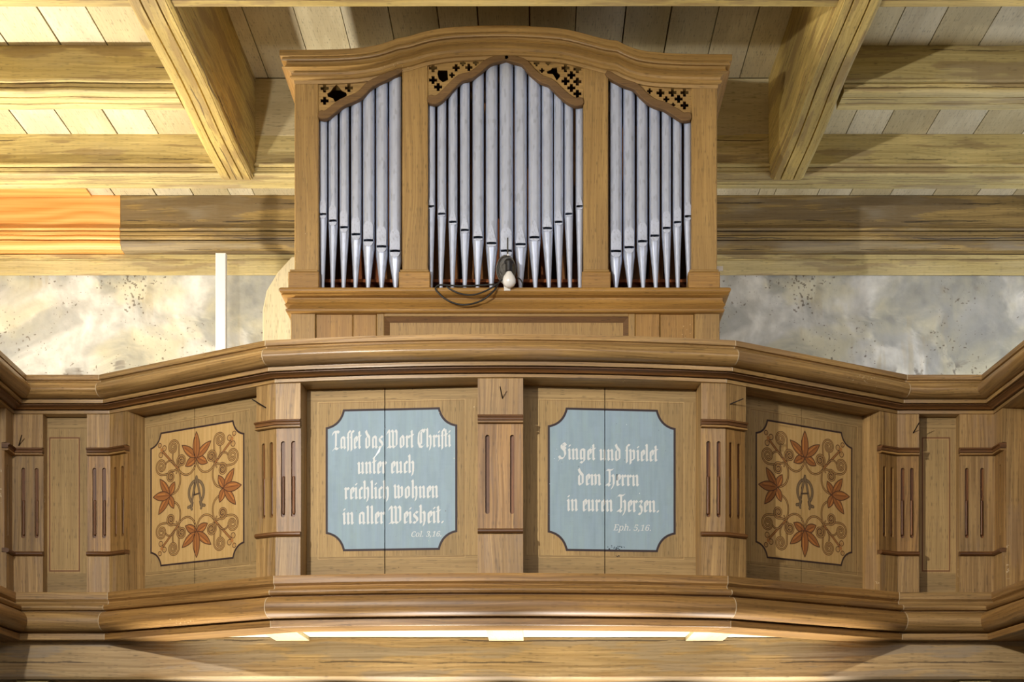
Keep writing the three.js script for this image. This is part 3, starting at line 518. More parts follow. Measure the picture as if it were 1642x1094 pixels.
// board standing in a face a->b: local x along the bay (metres from a), local z = out
function onFace(obj, a, b) { const d = dirOf(a, b); obj.position.set(a[0], EYE, -a[1]); obj.rotation.y = Math.atan2(d[1], d[0]); return obj; }
const PB = [[0.863, 1.0215, 0.006]];
function slot(x, y0, y1, w) { const h = new THREE.Path(); const r = w / 2; h.moveTo(x - r, y0 + r); h.absarc(x, y1 - r, r, Math.PI, 0, true); h.absarc(x, y0 + r, r, 0, -Math.PI, true); h.closePath(); return h; }
function pilaster(par, pts, faces, { flTop = 1.405, flBot = 1.1, cable = true, nail, label } = {}) {
  // pts: plan path of the pilaster (one corner or straight); faces: [a, b, s0, s1, [flute positions]]
  const mm = mitres(pts);
  const body = sweep([[-0.12, 1.637], [0.004, 1.637], [0.006, 1.634], [0.006, 1.492], [-0.012, 1.49], [-0.012, 1.03], [0.006, 1.0205], [0.008, 1.018], [0.008, 0.8645], [-0.12, 0.8635]], pts, mm, { crease: 0.3 });
  // grain upright
  const uvp = body.attributes.position, uv = body.attributes.uv; const o = R() * 4; for (let i = 0; i < uv.count; i++) { const u = uv.getX(i); uv.setXY(i, uvp.getY(i) / 2 + o, u * 2); }
  const pil = mesh('pilaster', body, M.parapet, par); if (label) pil.userData.label = label;
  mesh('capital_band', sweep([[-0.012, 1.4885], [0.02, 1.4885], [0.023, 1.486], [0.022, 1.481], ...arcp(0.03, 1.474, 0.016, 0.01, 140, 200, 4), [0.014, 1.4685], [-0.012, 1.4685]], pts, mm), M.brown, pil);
  mesh('capital_fillet', sweep([[-0.012, 1.4655], [0.016, 1.4655], [0.016, 1.459], [0.012, 1.457], [-0.012, 1.457]], pts, mm), M.parapetB, pil);
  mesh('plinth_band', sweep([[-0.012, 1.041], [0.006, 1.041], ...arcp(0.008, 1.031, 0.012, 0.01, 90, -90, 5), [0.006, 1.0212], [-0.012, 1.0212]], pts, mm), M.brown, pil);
  for (const [a, b, s0, s1, fl] of faces) {
    const s = new THREE.Shape(); s.moveTo(s0, 1.041); s.lineTo(s1, 1.041); s.lineTo(s1, 1.456); s.lineTo(s0, 1.456); s.closePath();
    for (const f of fl) s.holes.push(slot(f, flBot, flTop, 0.017));
    const g = new THREE.ExtrudeGeometry(s, { depth: 0.0115, bevelEnabled: false, curveSegments: 5 });
    const pl = onFace(mesh('shaft_face', grain(g, 'y'), R() < 0.5 ? M.parapet : M.parapetB, pil), a, b); pl.position.x -= 0; pl.translateZ(-0.0117);
    for (const f of fl) {
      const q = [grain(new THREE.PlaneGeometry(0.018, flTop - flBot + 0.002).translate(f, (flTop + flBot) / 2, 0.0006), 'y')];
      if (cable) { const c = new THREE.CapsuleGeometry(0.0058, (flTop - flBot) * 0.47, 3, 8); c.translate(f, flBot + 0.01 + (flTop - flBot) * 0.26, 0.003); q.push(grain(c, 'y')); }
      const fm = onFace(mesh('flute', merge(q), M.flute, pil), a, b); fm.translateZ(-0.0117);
    }
  }
  if (nail) { const [a, b, s, h, dx, dy] = nail; const g = new THREE.CylinderGeometry(0.0022, 0.0028, 0.065, 6); const n = onFace(mesh('nail', g, M.iron, pil), a, b); n.translateX(s + dx / 2); n.translateY(h + dy / 2); n.translateZ(0.03); n.quaternion.multiply(new THREE.Quaternion().setFromUnitVectors(new THREE.Vector3(0, 1, 0), new THREE.Vector3(dx, dy, 0.05).normalize())); }
  return pil;
}
const Mid = N(0, 5.92);
{
  const ml = along(Mid, C, 0.09), mr = along(Mid, Dd, 0.09); ml[1] = mr[1] = 5.923;
  pilaster(parapet, [ml, mr], [[ml, mr, 0, 0.179, [0.038, 0.136]]], { cable: false, flTop: 1.413, nail: [ml, mr, 0.098, 1.556, -0.008, 0.03] });
  const dC = dirOf(C, Mid), LM = dC[2];
  const cornerPil = (P, Q0, Q1, w0, w1, nail) => { // Q0 before, Q1 after; faces along the two sides
    const a = along(P, Q0, w0), b = along(P, Q1, w1); const L0 = dirOf(Q0, P)[2];
    pilaster(parapet, [a, P, b], [[Q0, P, L0 - w0, L0, [L0 - w0 * 0.69, L0 - w0 * 0.27]], [P, Q1, 0, w1, [w1 * 0.27, w1 * 0.69]]], { nail });
  };
  cornerPil(C, B, Mid, 0.1, 0.1, [B, C, dirOf(B, C)[2] - 0.05, 1.545, -0.03, 0.028]);
  cornerPil(Dd, Mid, Ee, 0.1, 0.1, [Dd, Ee, 0.02, 1.556, 0.022, 0.012]);
  cornerPil(B, A, C, 0.1, 0.105); cornerPil(Ee, Dd, G, 0.105, 0.095, [Ee, G, 0.07, 1.555, 0.012, 0.03]);
  // inner corners with the side galleries
  const inner = (P, Q0, Q1, w0, w1, nail) => { const a = along(P, Q0, w0), b = along(P, Q1, w1), L0 = dirOf(Q0, P)[2]; pilaster(parapet, [a, P, b], [[Q0, P, L0 - w0, L0, w0 > 0.12 ? [L0 - w0 * 0.78, L0 - w0 * 0.35] : [L0 - w0 * 0.6]], [P, Q1, 0, w1, w1 > 0.12 ? [w1 * 0.35, w1 * 0.78] : [w1 * 0.6]]], { nail }); };
  inner(A, S0, B, 0.11, 0.135, [A, B, 0.03, 1.5, 0.03, 0.035]); inner(G, Ee, S1, 0.155, 0.11);
}
// panels: boards with a drying joint
function panel(par, a, b, s0, s1, cuts, back, texture, tw, label) {
  const g = onFace(group('panel', par), a, b); g.translateZ(-back); if (label) g.userData.label = label;
  const mat = std({ map: texture, bumpMap: bump, bumpScale: 0.0006, roughness: 0.7 });
  const xs = [s0, ...cuts, s1];
  for (let i = 0; i < xs.length - 1; i++) {
    const x0 = xs[i] + (i ? 0.0018 : 0), x1 = xs[i + 1] - (i < xs.length - 2 ? 0.0018 : 0), y0 = 0.858, y1 = 1.68;
    const bx = new THREE.BoxGeometry(x1 - x0, y1 - y0, 0.02); bx.translate((x0 + x1) / 2, (y0 + y1) / 2, -0.01 - (i % 2) * 0.0012);
    const p = bx.attributes.position, uv = bx.attributes.uv; for (let k = 0; k < p.count; k++) uv.setXY(k, p.getX(k) / tw, (p.getY(k) - PH0) / 0.83);
    mesh('board', bx, mat, g);
  }
  mesh('back_board', new THREE.BoxGeometry(s1 - s0, 0.8, 0.01).translate((s0 + s1) / 2, 1.27, -0.03), M.inner, g);
  return g;
}
panel(parapet, C, Mid, 0.05, 0.86, [0.421], 0.1, texVerse1, wide, 'blue painted panel with a verse in white blackletter, four lines');
panel(parapet, Mid, Dd, 0.045, 0.86, [0.43], 0.1, texVerse2, wide, 'blue painted panel with a verse in white blackletter, three lines');
panel(parapet, B, C, 0.03, 0.86, [0.399], 0.1, texOrnL, wide, 'cream painted panel with orange leaves and scrolls, left');
panel(parapet, Dd, Ee, 0.08, 0.88, [0.488], 0.1, texOrnR, wide + 0.03, 'cream painted panel with orange leaves and scrolls, right');
panel(parapet, A, B, 0.06, 0.36, [], 0.05, texNarL, 0.42); panel(parapet, Ee, G, 0.06, 0.36, [], 0.05, texNarR, 0.42);
// side galleries: pilasters and blue panels going forward
function sideBays(par, P, Q, flip) {
  const L = dirOf(P, Q)[2]; const bay = 0.9;
  for (let k = 0; k < 3; k++) {
    const s0 = 0.06 + k * bay; const t = k ? texVerse2 : (flip ? texVerse1 : texVerse2);
    panel(par, flip ? along(P, Q, s0 + 0.9) : along(P, Q, s0), flip ? P : Q, 0.02, 0.88, [0.43], 0.1, texBlank, wide);
    const c = s0 + bay, a = along(P, Q, c - 0.09), b = along(P, Q, c + 0.09); if (c + 0.1 > L) continue;
    const pts = flip ? [b, a] : [a, b]; pilaster(par, pts, [[pts[0], pts[1], 0, 0.18, [0.045, 0.135]]], { cable: false });
  }
}
const texBlank = panelTex(wide, (x) => { frameLines(x, 0.15, 0.745, 0.95, 1.58); blueField(x, 0.182, 0.713, 0.981, 1.549, 0.071, 25); });
sideBays(sideL, A, S0, true); sideBays(sideR, G, S1, false);

// ---------------------------------------------------------------- organ
const at = (u, v, Z) => [(u - 860) * Z / 2400, (1270 - v) * Z / 2400];   // survey of the front elevation: angles read from the standpoint, turned into metres at distance Z
const ZO = 7.0, ZK = 7.68;                                                  // front and back of the case
const organ = group('pipe_organ'); tag(organ, 'small wooden pipe organ with arched cornice and silver pipes above the gallery', 'organ');
const oX = (u, Z = ZO) => at(u, 0, Z)[0], oH = (v, Z = ZO) => at(0, v, Z)[1];
// arched cornice
const topLine = [[473, 80], [494, 80], [543, 79], [578, 76.5], [607.5, 71.5], [624, 66.5], [637, 61.7], [657, 58], [681.6, 50.6], [716, 44.4], [765.5, 41.5], [810, 40.7], [849, 42], [898.7, 45.7], [923.4, 50.6], [948, 57], [972.7, 63.2], [990, 65.5], [1002, 71.6], [1022, 79], [1046.8, 83.4], [1096, 86.4], [1147, 87.2]];
const cTop = [];                                   // cornice top edge in metres, at the front plane of the mouldings
{
  const P = topLine.map(([u, v]) => at(u, v, 6.945));
  const part = (i, j) => { const c = new THREE.CatmullRomCurve3(P.slice(i, j + 1).map(p => new THREE.Vector3(p[0], p[1], 0)), false, 'centripetal'); return c.getPoints((j - i) * 3).map(v => [v.x, v.y]); };
  cTop.push(...part(0, 6), ...part(6, 17).slice(1), ...part(17, 22).slice(1));
}
cTop[0][0] = -1.131; cTop[cTop.length - 1][0] = 0.848;
const cLast = cTop[cTop.length - 1];
{
  const prof = [[-0.07, 0], [0.056, 0], [0.06, -0.003], [0.06, -0.028], [0.056, -0.031], [0.049, -0.032], [0.049, -0.038], [0.053, -0.041], [0.051, -0.047], ...arcp(0.062, -0.052, 0.03, 0.026, 165, 250, 6), ...arcp(0.03, -0.09, 0.018, 0.012, 60, 190, 4).slice(1), [0.011, -0.098], [0.017, -0.102], [0.018, -0.109], [0.012, -0.115], [0.002, -0.117], [0, -0.132], [-0.07, -0.132]];
  const pp = [[cTop[0][0], ZK, cTop[0][1]], ...cTop.map(p => [p[0], ZO, p[1]]), [cLast[0], ZK, cLast[1]]];
  const front = pp.slice(1, -1), mAll = mitres(pp);
  mesh('cornice', sweep(prof, front, mAll.slice(1, -1), { crease: 0.5 }), M.organ, organ);
  mesh('side_cornice', sweep(prof, pp.slice(0, 2), mAll.slice(0, 2)), M.organB, organ); mesh('side_cornice', sweep(prof, pp.slice(-2), mAll.slice(-2)), M.organB, organ);
  // closed top
  const s = new THREE.Shape(); cTop.forEach((p, i) => i ? s.lineTo(p[0], p[1] - 0.004) : s.moveTo(p[0], p[1] - 0.004)); for (let i = cTop.length - 1; i >= 0; i--) s.lineTo(cTop[i][0], cTop[i][1] - 0.03); s.closePath();
  const g = new THREE.ExtrudeGeometry(s, { depth: ZK - ZO - 0.06, bevelEnabled: false }); g.translate(0, EYE, -ZK); mesh('roof_board', grain(g, 'z'), M.organDark, organ);
}
// lower cornice, base and shelf
const bx0 = oX(466), bx1 = oX(1154);
{
  const prof = [[-0.12, 2.347], [0.034, 2.347], ...arcp(0.034, 2.334, 0.013, 0.013, 80, -60, 5), [0.034, 2.318], [0.038, 2.313], ...arcp(0.042, 2.3, 0.03, 0.034, 170, 235, 5), [0.016, 2.262], [0.012, 2.257], [0.02, 2.252], [0.02, 2.244], [0.014, 2.238], [0.002, 2.236], [-0.12, 2.236]];
  const pp = [[bx0, ZK], [bx0, ZO], [bx1, ZO], [bx1, ZK]], mm = mitres(pp);
  mesh('lower_cornice', sweep(prof, pp, mm), M.organB, organ);
  mesh('wind_chest', grain(zbox(bx0 + 0.01, bx1 - 0.01, 2.25, 2.34, ZO + 0.06, ZK, 0.003), 'x'), M.inner, organ);
  const b0 = 0.745, b1 = 2.24;
  mesh('base_body', grain(zbox(bx0 + 0.006, bx1 - 0.006, b0, b1, ZO + 0.02, ZK, 0.004), 'y'), M.organ, organ);
  const bd = (u0, u1, z, m = M.organ, n = 'base_board') => mesh(n, grain(zbox(oX(u0), oX(u1), b0, b1 - 0.002, ZO + z, ZO + 0.04, 0.003), 'y'), m, organ);
  bd(466, 505.5, 0); bd(506.2, 565, 0.012, M.organB); bd(565.7, 603, 0.013, M.organB); bd(604, 616, 0.001); bd(1019, 1058, 0.004, M.organB); bd(1058.8, 1113, 0.012, M.organB); bd(1113.8, 1154, 0); bd(1008, 1018.4, 0.001);
  mesh('base_rail', grain(zbox(oX(616), oX(1008), 2.225, b1 - 0.002, ZO + 0.001, ZO + 0.04, 0.002), 'x'), M.organ, organ);
  // bevelled middle panel
  const x0 = oX(616), x1 = oX(1008), y1 = 2.225, bev = 0.05; const pos = [], q = (a, b, c, d) => pos.push(...a, ...b, ...c, ...a, ...c, ...d);
  const zo = -(ZO + 0.006), zi = -(ZO + 0.034), E0 = EYE;
  q([x0, E0 + b0, zo], [x0 + bev, E0 + b0, zi], [x0 + bev, E0 + y1 - bev, zi], [x0, E0 + y1, zo]); q([x1 - bev, E0 + b0, zi], [x1, E0 + b0, zo], [x1, E0 + y1, zo], [x1 - bev, E0 + y1 - bev, zi]);
  q([x0 + bev, E0 + y1 - bev, zi], [x1 - bev, E0 + y1 - bev, zi], [x1, E0 + y1, zo], [x0, E0 + y1, zo]);
  const g = new THREE.BufferGeometry(); g.setAttribute('position', new THREE.Float32BufferAttribute(pos, 3)); g.computeVertexNormals();
  mesh('panel_bevel', grain(g, 'x'), M.organDark, organ);
  mesh('base_panel', grain(zbox(x0 + bev - 0.01, x1 - bev + 0.01, b0, y1 - bev + 0.01, ZO + 0.0335, ZO + 0.06, 0.001), 'x'), M.organB, organ);
}
// posts
const hAt = (x) => { for (let i = 1; i < cTop.length; i++) if (x <= cTop[i][0]) { const a = cTop[i - 1], b = cTop[i]; return a[1] + (b[1] - a[1]) * (x - a[0]) / (b[0] - a[0]); } return cLast[1]; };
const posts = [[472, 510.5, 463, 512], [645, 686, 640, 690], [935.5, 975.5, 933, 979], [1109, 1150, 1103.5, 1154]];
for (const [u0, u1, p0, p1] of posts) {
  const x0 = oX(u0), x1 = oX(u1), t = Math.min(hAt(x0), hAt(x1)) - 0.06;
  const p = mesh('post', grain(zbox(x0, x1, 2.44, t, ZO + 0.003, ZO + 0.085, 0.004), 'y'), M.organ, organ);
  mesh('post_plinth', grain(zbox(oX(p0), oX(p1), 2.345, 2.428, ZO - 0.016, ZO + 0.09, 0.004), 'x'), M.organB, p);
  mesh('plinth_cap', grain(zbox(oX(p0) + 0.006, oX(p1) - 0.006, 2.428, 2.441, ZO - 0.01, ZO + 0.088, 0.005), 'x'), M.organ, p);
}
mesh('paper_tag', new THREE.BoxGeometry(0.036, 0.022, 0.004).translate(oX(1157), EYE + oH(420), -(ZO + 0.09)), M.white, organ);
// case sides, back and dark inside
for (const [x0, x1] of [[oX(472), oX(472) + 0.02], [oX(1150) - 0.02, oX(1150)]]) mesh('side_panel', grain(zbox(x0, x1, 2.34, 3.33, ZO + 0.08, ZK, 0.002), 'y'), M.organ, organ);
{
  const sh = new THREE.Shape(); sh.moveTo(cTop[0][0], 2.34); for (const p of cTop) sh.lineTo(p[0], p[1] - 0.02); sh.lineTo(cLast[0], 2.34); sh.closePath();
  const g = new THREE.ExtrudeGeometry(sh, { depth: 0.02, bevelEnabled: false }); g.translate(0, EYE, -ZK); mesh('case_back', grain(g, 'y'), M.inner, organ);
}
mesh('rack_board', grain(zbox(oX(511), oX(1109), 2.425, 2.44, ZO + 0.12, ZO + 0.5, 0.002), 'x'), M.innerRed, organ);
{ const q = rng(91); for (let i = 0; i < 22; i++) { const x = oX(520) + (oX(1100) - oX(520)) * (i + 0.5) / 22, w = 0.018 + q() * 0.016; mesh('wooden_pipe', grain(zbox(x - w, x + w, 2.44, 2.62 + q() * 0.5, ZO + 0.28 + q() * 0.2, ZO + 0.52, 0.002), 'y'), q() < 0.4 ? M.innerRed : M.inner, organ); } }
// speaking pipes: [left, right, top, lip top, mouth, lower lip end, foot centre]; pointed lips in the middle field
const ZP = 7.05;
const pipes = [];
const add = (set, pointed) => set.forEach(p => pipes.push([...p, pointed]));
add([[512.2, 525.1, 187, 321.7, 343.6, 351.8, 517.2], [527, 542, 178, 330, 354, 363.6, 533.4], [544.6, 560, 165, 338, 364.5, 375, 550.6], [563, 580, 154, 348.3, 375.7, 386, 569.8], [582, 601, 138, 355.4, 385.3, 396.5, 590], [603, 622, 125, 363.6, 395.2, 408, 612], [624, 644, 114, 368.3, 402.3, 415, 634.3]], 0);
add([[685.8, 698, 165, 312, 331, 335, 691], [701.4, 715.7, 156, 321.7, 343, 347, 707], [719, 733.8, 141, 333.5, 356, 361, 725.6], [737.6, 753.5, 129, 343, 369, 374, 745.3], [757.6, 776, 113, 353, 380.6, 386, 765.6], [778.9, 798, 98, 361, 390, 396, 788]], 1);
add([[801, 823, 93, 365.5, 402, 416, 811]], 0);
add([[825, 845, 98, 361, 391.6, 397, 834.8], [847.2, 867, 114, 353, 380.6, 386, 858.7], [868.6, 886.9, 130, 339.5, 366, 371, 880.6], [888, 903.4, 145, 332.6, 356, 361, 897.3], [905, 919, 157, 322.5, 343, 347, 914.3], [923, 935.7, 167, 312, 331, 335, 930]], 1);
add([[977.4, 997.6, 118, 368, 402.5, 416, 987.8], [999.3, 1018, 131, 364.7, 396.5, 409, 1010.3], [1021, 1038.4, 142, 358, 387, 399, 1031.6], [1041, 1058, 160, 350.5, 378, 389, 1051.9], [1061, 1076, 171, 339.5, 365.8, 376.5, 1070.6], [1078.8, 1093, 182, 332.6, 356.5, 366, 1087], [1096.6, 1108.6, 191, 325, 347, 355, 1105]], 0);
function patch(rows, r, proud) {      // rows: [h, halfWidth]; a lip flattened on the round of the pipe, with a turned-in rim
  const K = 8, pos = [], uv = []; const P = (i, k) => {
    const [h, w] = rows[i]; if (k < 0 || k > K) { const x = (k < 0 ? -1 : 1) * w * 1.02; return [x, h, Math.sqrt(Math.max(0, r * r - x * x)) - 0.002]; }
    const x = w * (k / K * 2 - 1); return [x, h, 0.25 * Math.sqrt(r * r - x * x) + 0.75 * r * 0.985 + proud];
  };
  for (let i = 0; i < rows.length - 1; i++) for (let k = -1; k <= K; k++) { const a = P(i, k), b = P(i, k + 1), c = P(i + 1, k + 1), d = P(i + 1, k); for (const v of [a, b, c, a, c, d]) { pos.push(...v); uv.push(v[0] * 4, v[1] * 2); } }
  const g = new THREE.BufferGeometry(); g.setAttribute('position', new THREE.Float32BufferAttribute(pos, 3)); g.setAttribute('uv', new THREE.Float32BufferAttribute(uv, 2)); return toCreasedNormals(g, 0.7);
}
pipes.forEach(([l, rr, top, lip, mouth, low, foot, pointed], i) => {
  const x = oX((l + rr) / 2, ZP), r = (rr - l) / 2 * ZP / 2400, hB = 2.346, hL = oH(low, ZP), hM = oH(mouth, ZP - r), hT = oH(top, ZP) + 0.006, hLip = oH(lip, ZP - r), hLow = oH(low, ZP - r);
  const fr = 0.0075 + r * 0.05;
  const lat = new THREE.LatheGeometry([[0.0001, 0], [fr, 0], [fr * 1.05, 0.03], [r * 0.97, hLow - hB - 0.006], [r, hLow - hB], [r, hM - hB - 0.006], [r, hM - hB + 0.0055], [r, hM - hB + 0.03], [r, hT - hB], [r * 0.93, hT - hB], [r * 0.93, hT - hB - 0.05]].map(p => new THREE.Vector2(...p)), 40);
  // the foot leans to its hole in the shelf
  const fx = oX(foot, ZP) - x; const p = lat.attributes.position; for (let k = 0; k < p.count; k++) { const t = cl((p.getY(k)) / (hLow - hB)); p.setX(k, p.getX(k) + fx * (1 - t)); }
  const uvs = lat.attributes.uv, o = R() * 3; for (let k = 0; k < p.count; k++) uvs.setXY(k, uvs.getX(k) * 0.3 + o, p.getY(k) * 0.5);
  const full = toCreasedNormals(lat, 0.5), keep = [], fp = full.attributes.position;     // cut the mouth out of the wall of the pipe
  for (let k = 0; k < fp.count; k += 3) { const y = (fp.getY(k) + fp.getY(k + 1) + fp.getY(k + 2)) / 3, z = (fp.getZ(k) + fp.getZ(k + 1) + fp.getZ(k + 2)) / 3; if (!(Math.abs(y - (hM - hB)) < 0.0058 && z > r * 0.6)) keep.push(k, k + 1, k + 2); }
  const flat = new THREE.BufferGeometry(); for (const [n, sz] of [['position', 3], ['normal', 3], ['uv', 2]]) { const src = full.attributes[n].array, arr = new Float32Array(keep.length * sz); keep.forEach((q, a) => { for (let c = 0; c < sz; c++) arr[a * sz + c] = src[q * sz + c]; }); flat.setAttribute(n, new THREE.BufferAttribute(arr, sz)); }
  const m = mesh('organ_pipe', flat, M.tin, organ); m.position.set(x, EYE + hB, -ZP);
  const w = r * 0.8, rows = [];
  const y0 = hM + 0.005 - hB, y1 = hLip - hB;
  for (let k = 0; k <= 12; k++) { const t = k / 12, y = y0 + (y1 - y0) * t; const d = (y1 - y); const ww = pointed ? w * Math.pow(1 - t, 0.62) * (1 - 0.12 * t) : (d < w ? Math.sqrt(Math.max(0.0001, w * w - (w - d) * (w - d))) : w); rows.push([y, Math.max(ww, r * 0.03)]); }
  mesh('upper_lip', patch(rows, r, 0.003), M.tinLip, m);
  const lr = []; const ly0 = hM - 0.006 - hB, lh = Math.min(ly0 - (hLow - hB) + 0.004, pointed ? w * 0.5 : w * 1.05);
  for (let k = 0; k <= 8; k++) { const t = k / 8; const y = ly0 - lh * t; lr.push([y, Math.max(w * Math.sqrt(Math.max(0, 1 - t * t)), r * 0.03)]); }
  mesh('lower_lip', patch(lr.reverse(), r, 0.002), M.tinLip, m);
});
// carved trims and pierced spandrels; points in the front elevation
const strip = (pts, w, end) => {    // flat moulded strip following a curve; end = 1 rounded knob at the start
  const c = new THREE.CatmullRomCurve3(pts.map(([u, v]) => { const p = at(u, v, ZO); return new THREE.Vector3(p[0], p[1], 0); }), false, 'centripetal'); const P = c.getPoints(36), a = [], b = [];
  for (let i = 0; i < P.length; i++) { const t = c.getTangent(i / 36); const ww = w * (1 - 0.3 * i / 36) * (i === 0 || i === P.length - 1 ? 0.6 : 1); a.push([P[i].x - t.y * ww, P[i].y + t.x * ww]); b.unshift([P[i].x + t.y * ww, P[i].y - t.x * ww]); }
  const s = new THREE.Shape(); [...a, ...b].forEach((p, i) => i ? s.lineTo(...p) : s.moveTo(...p)); s.closePath();
  const g = new THREE.ExtrudeGeometry(s, { depth: 0.022, bevelEnabled: true, bevelThickness: 0.006, bevelSize: 0.004, bevelSegments: 2 }); g.translate(0, EYE, -(ZO + 0.022)); return grain(g, 'x');
};
const cross = (u, v, k = 1) => { const [x, y] = at(u, v, ZO + 0.012), a = 0.0072 * k, b = 0.019 * k, h = new THREE.Path(); const r = [[a, b], [a, a], [b, a], [b, -a], [a, -a], [a, -b], [-a, -b], [-a, -a], [-b, -a], [-b, a], [-a, a], [-a, b]]; r.forEach((p, i) => i ? h.lineTo(x + p[0], y + p[1]) : h.moveTo(x + p[0], y + p[1])); h.closePath(); return h; };
const hole = (pts) => { const h = new THREE.Path(); pts.forEach(([u, v], i) => { const p = at(u, v, ZO + 0.012); i ? h.lineTo(...p) : h.moveTo(...p); }); h.closePath(); return h; };
const fret = (outline, holes) => { const s = new THREE.Shape(); outline.forEach(([u, v], i) => { const p = at(u, v, ZO + 0.012); i ? s.lineTo(...p) : s.moveTo(...p); }); s.closePath(); s.holes.push(...holes); const g = new THREE.ExtrudeGeometry(s, { depth: 0.008, bevelEnabled: false }); g.translate(0, EYE, -(ZO + 0.02)); mesh('fretwork', grain(g, 'x'), M.organ, organ); };
const z2 = (l) => l.map(([a, b]) => [420 + a / 4.0525, b / 4.0525]), z3 = (l) => l.map(([a, b]) => [800 + a / 4.0525, b / 4.0525]);
const trims = [z2([[372, 742], [410, 748], [460, 714], [520, 668], [590, 640], [640, 612], [700, 552], [760, 520], [830, 488], [905, 452]]), z2([[1082, 640], [1130, 650], [1180, 614], [1232, 560], [1290, 508], [1350, 492], [1410, 452], [1470, 404], [1540, 380], [1600, 372]]),
  z3([[545, 655], [500, 664], [450, 640], [395, 592], [335, 536], [275, 512], [215, 464], [165, 408], [100, 384], [40, 372]]), z3([[1245, 752], [1200, 760], [1140, 726], [1080, 690], [1010, 668], [945, 622], [890, 566], [820, 540], [760, 512], [700, 474]])];
trims.forEach((t) => mesh('carved_trim', strip(t, 0.0165), M.trim, organ));
const C2 = (l) => z2(l).map(p => cross(...p)), C3 = (l) => z3(l).map(p => cross(...p));
fret([...trims[0].slice(0, 9), [600, 128], [508, 128]], [...C2([[407, 575], [565, 572], [407, 655]]), hole(z2([[485, 548], [500, 566], [520, 590], [548, 602], [552, 620], [530, 636], [500, 655], [474, 662], [462, 640], [428, 628], [424, 608], [446, 594], [462, 570]]))]);
fret([...trims[1].slice(0, 9), [800, 84], [742, 88], [700, 95], [684, 100]], [...C2([[1112, 442], [1112, 520], [1145, 565]]), hole(z2([[1145, 456], [1205, 456], [1210, 520], [1176, 535], [1150, 515], [1140, 480]])), ...z2([[1262, 440], [1345, 438]]).map(p => cross(p[0], p[1], 0.9)), ...z2([[1306, 412], [1390, 408]]).map(p => cross(p[0], p[1], 0.7)), cross(...z2([[1235, 488]])[0], 0.7)]);
fret([...trims[2].slice(0, 9), [820, 84], [880, 88], [920, 95], [938, 100]], [...C3([[433, 442], [510, 449], [471, 488], [433, 527], [510, 530], [471, 571], [510, 609]]), hole(z3([[312, 462], [340, 452], [345, 440], [378, 438], [380, 470], [398, 484], [396, 500], [376, 524], [362, 500], [350, 482], [314, 478]])), cross(...z3([[245, 412]])[0], 0.7), cross(...z3([[320, 410]])[0], 0.6), cross(...z3([[280, 458]])[0], 0.6)]);
fret([...trims[3].slice(0, 9), [1020, 128], [1112, 132]], [...C3([[1050, 604], [1128, 602], [1206, 602], [1168, 643], [1206, 685]]), cross(...z3([[980, 592]])[0], 0.7), cross(...z3([[1088, 645]])[0], 0.75), cross(...z3([[1132, 682]])[0], 0.6)]);

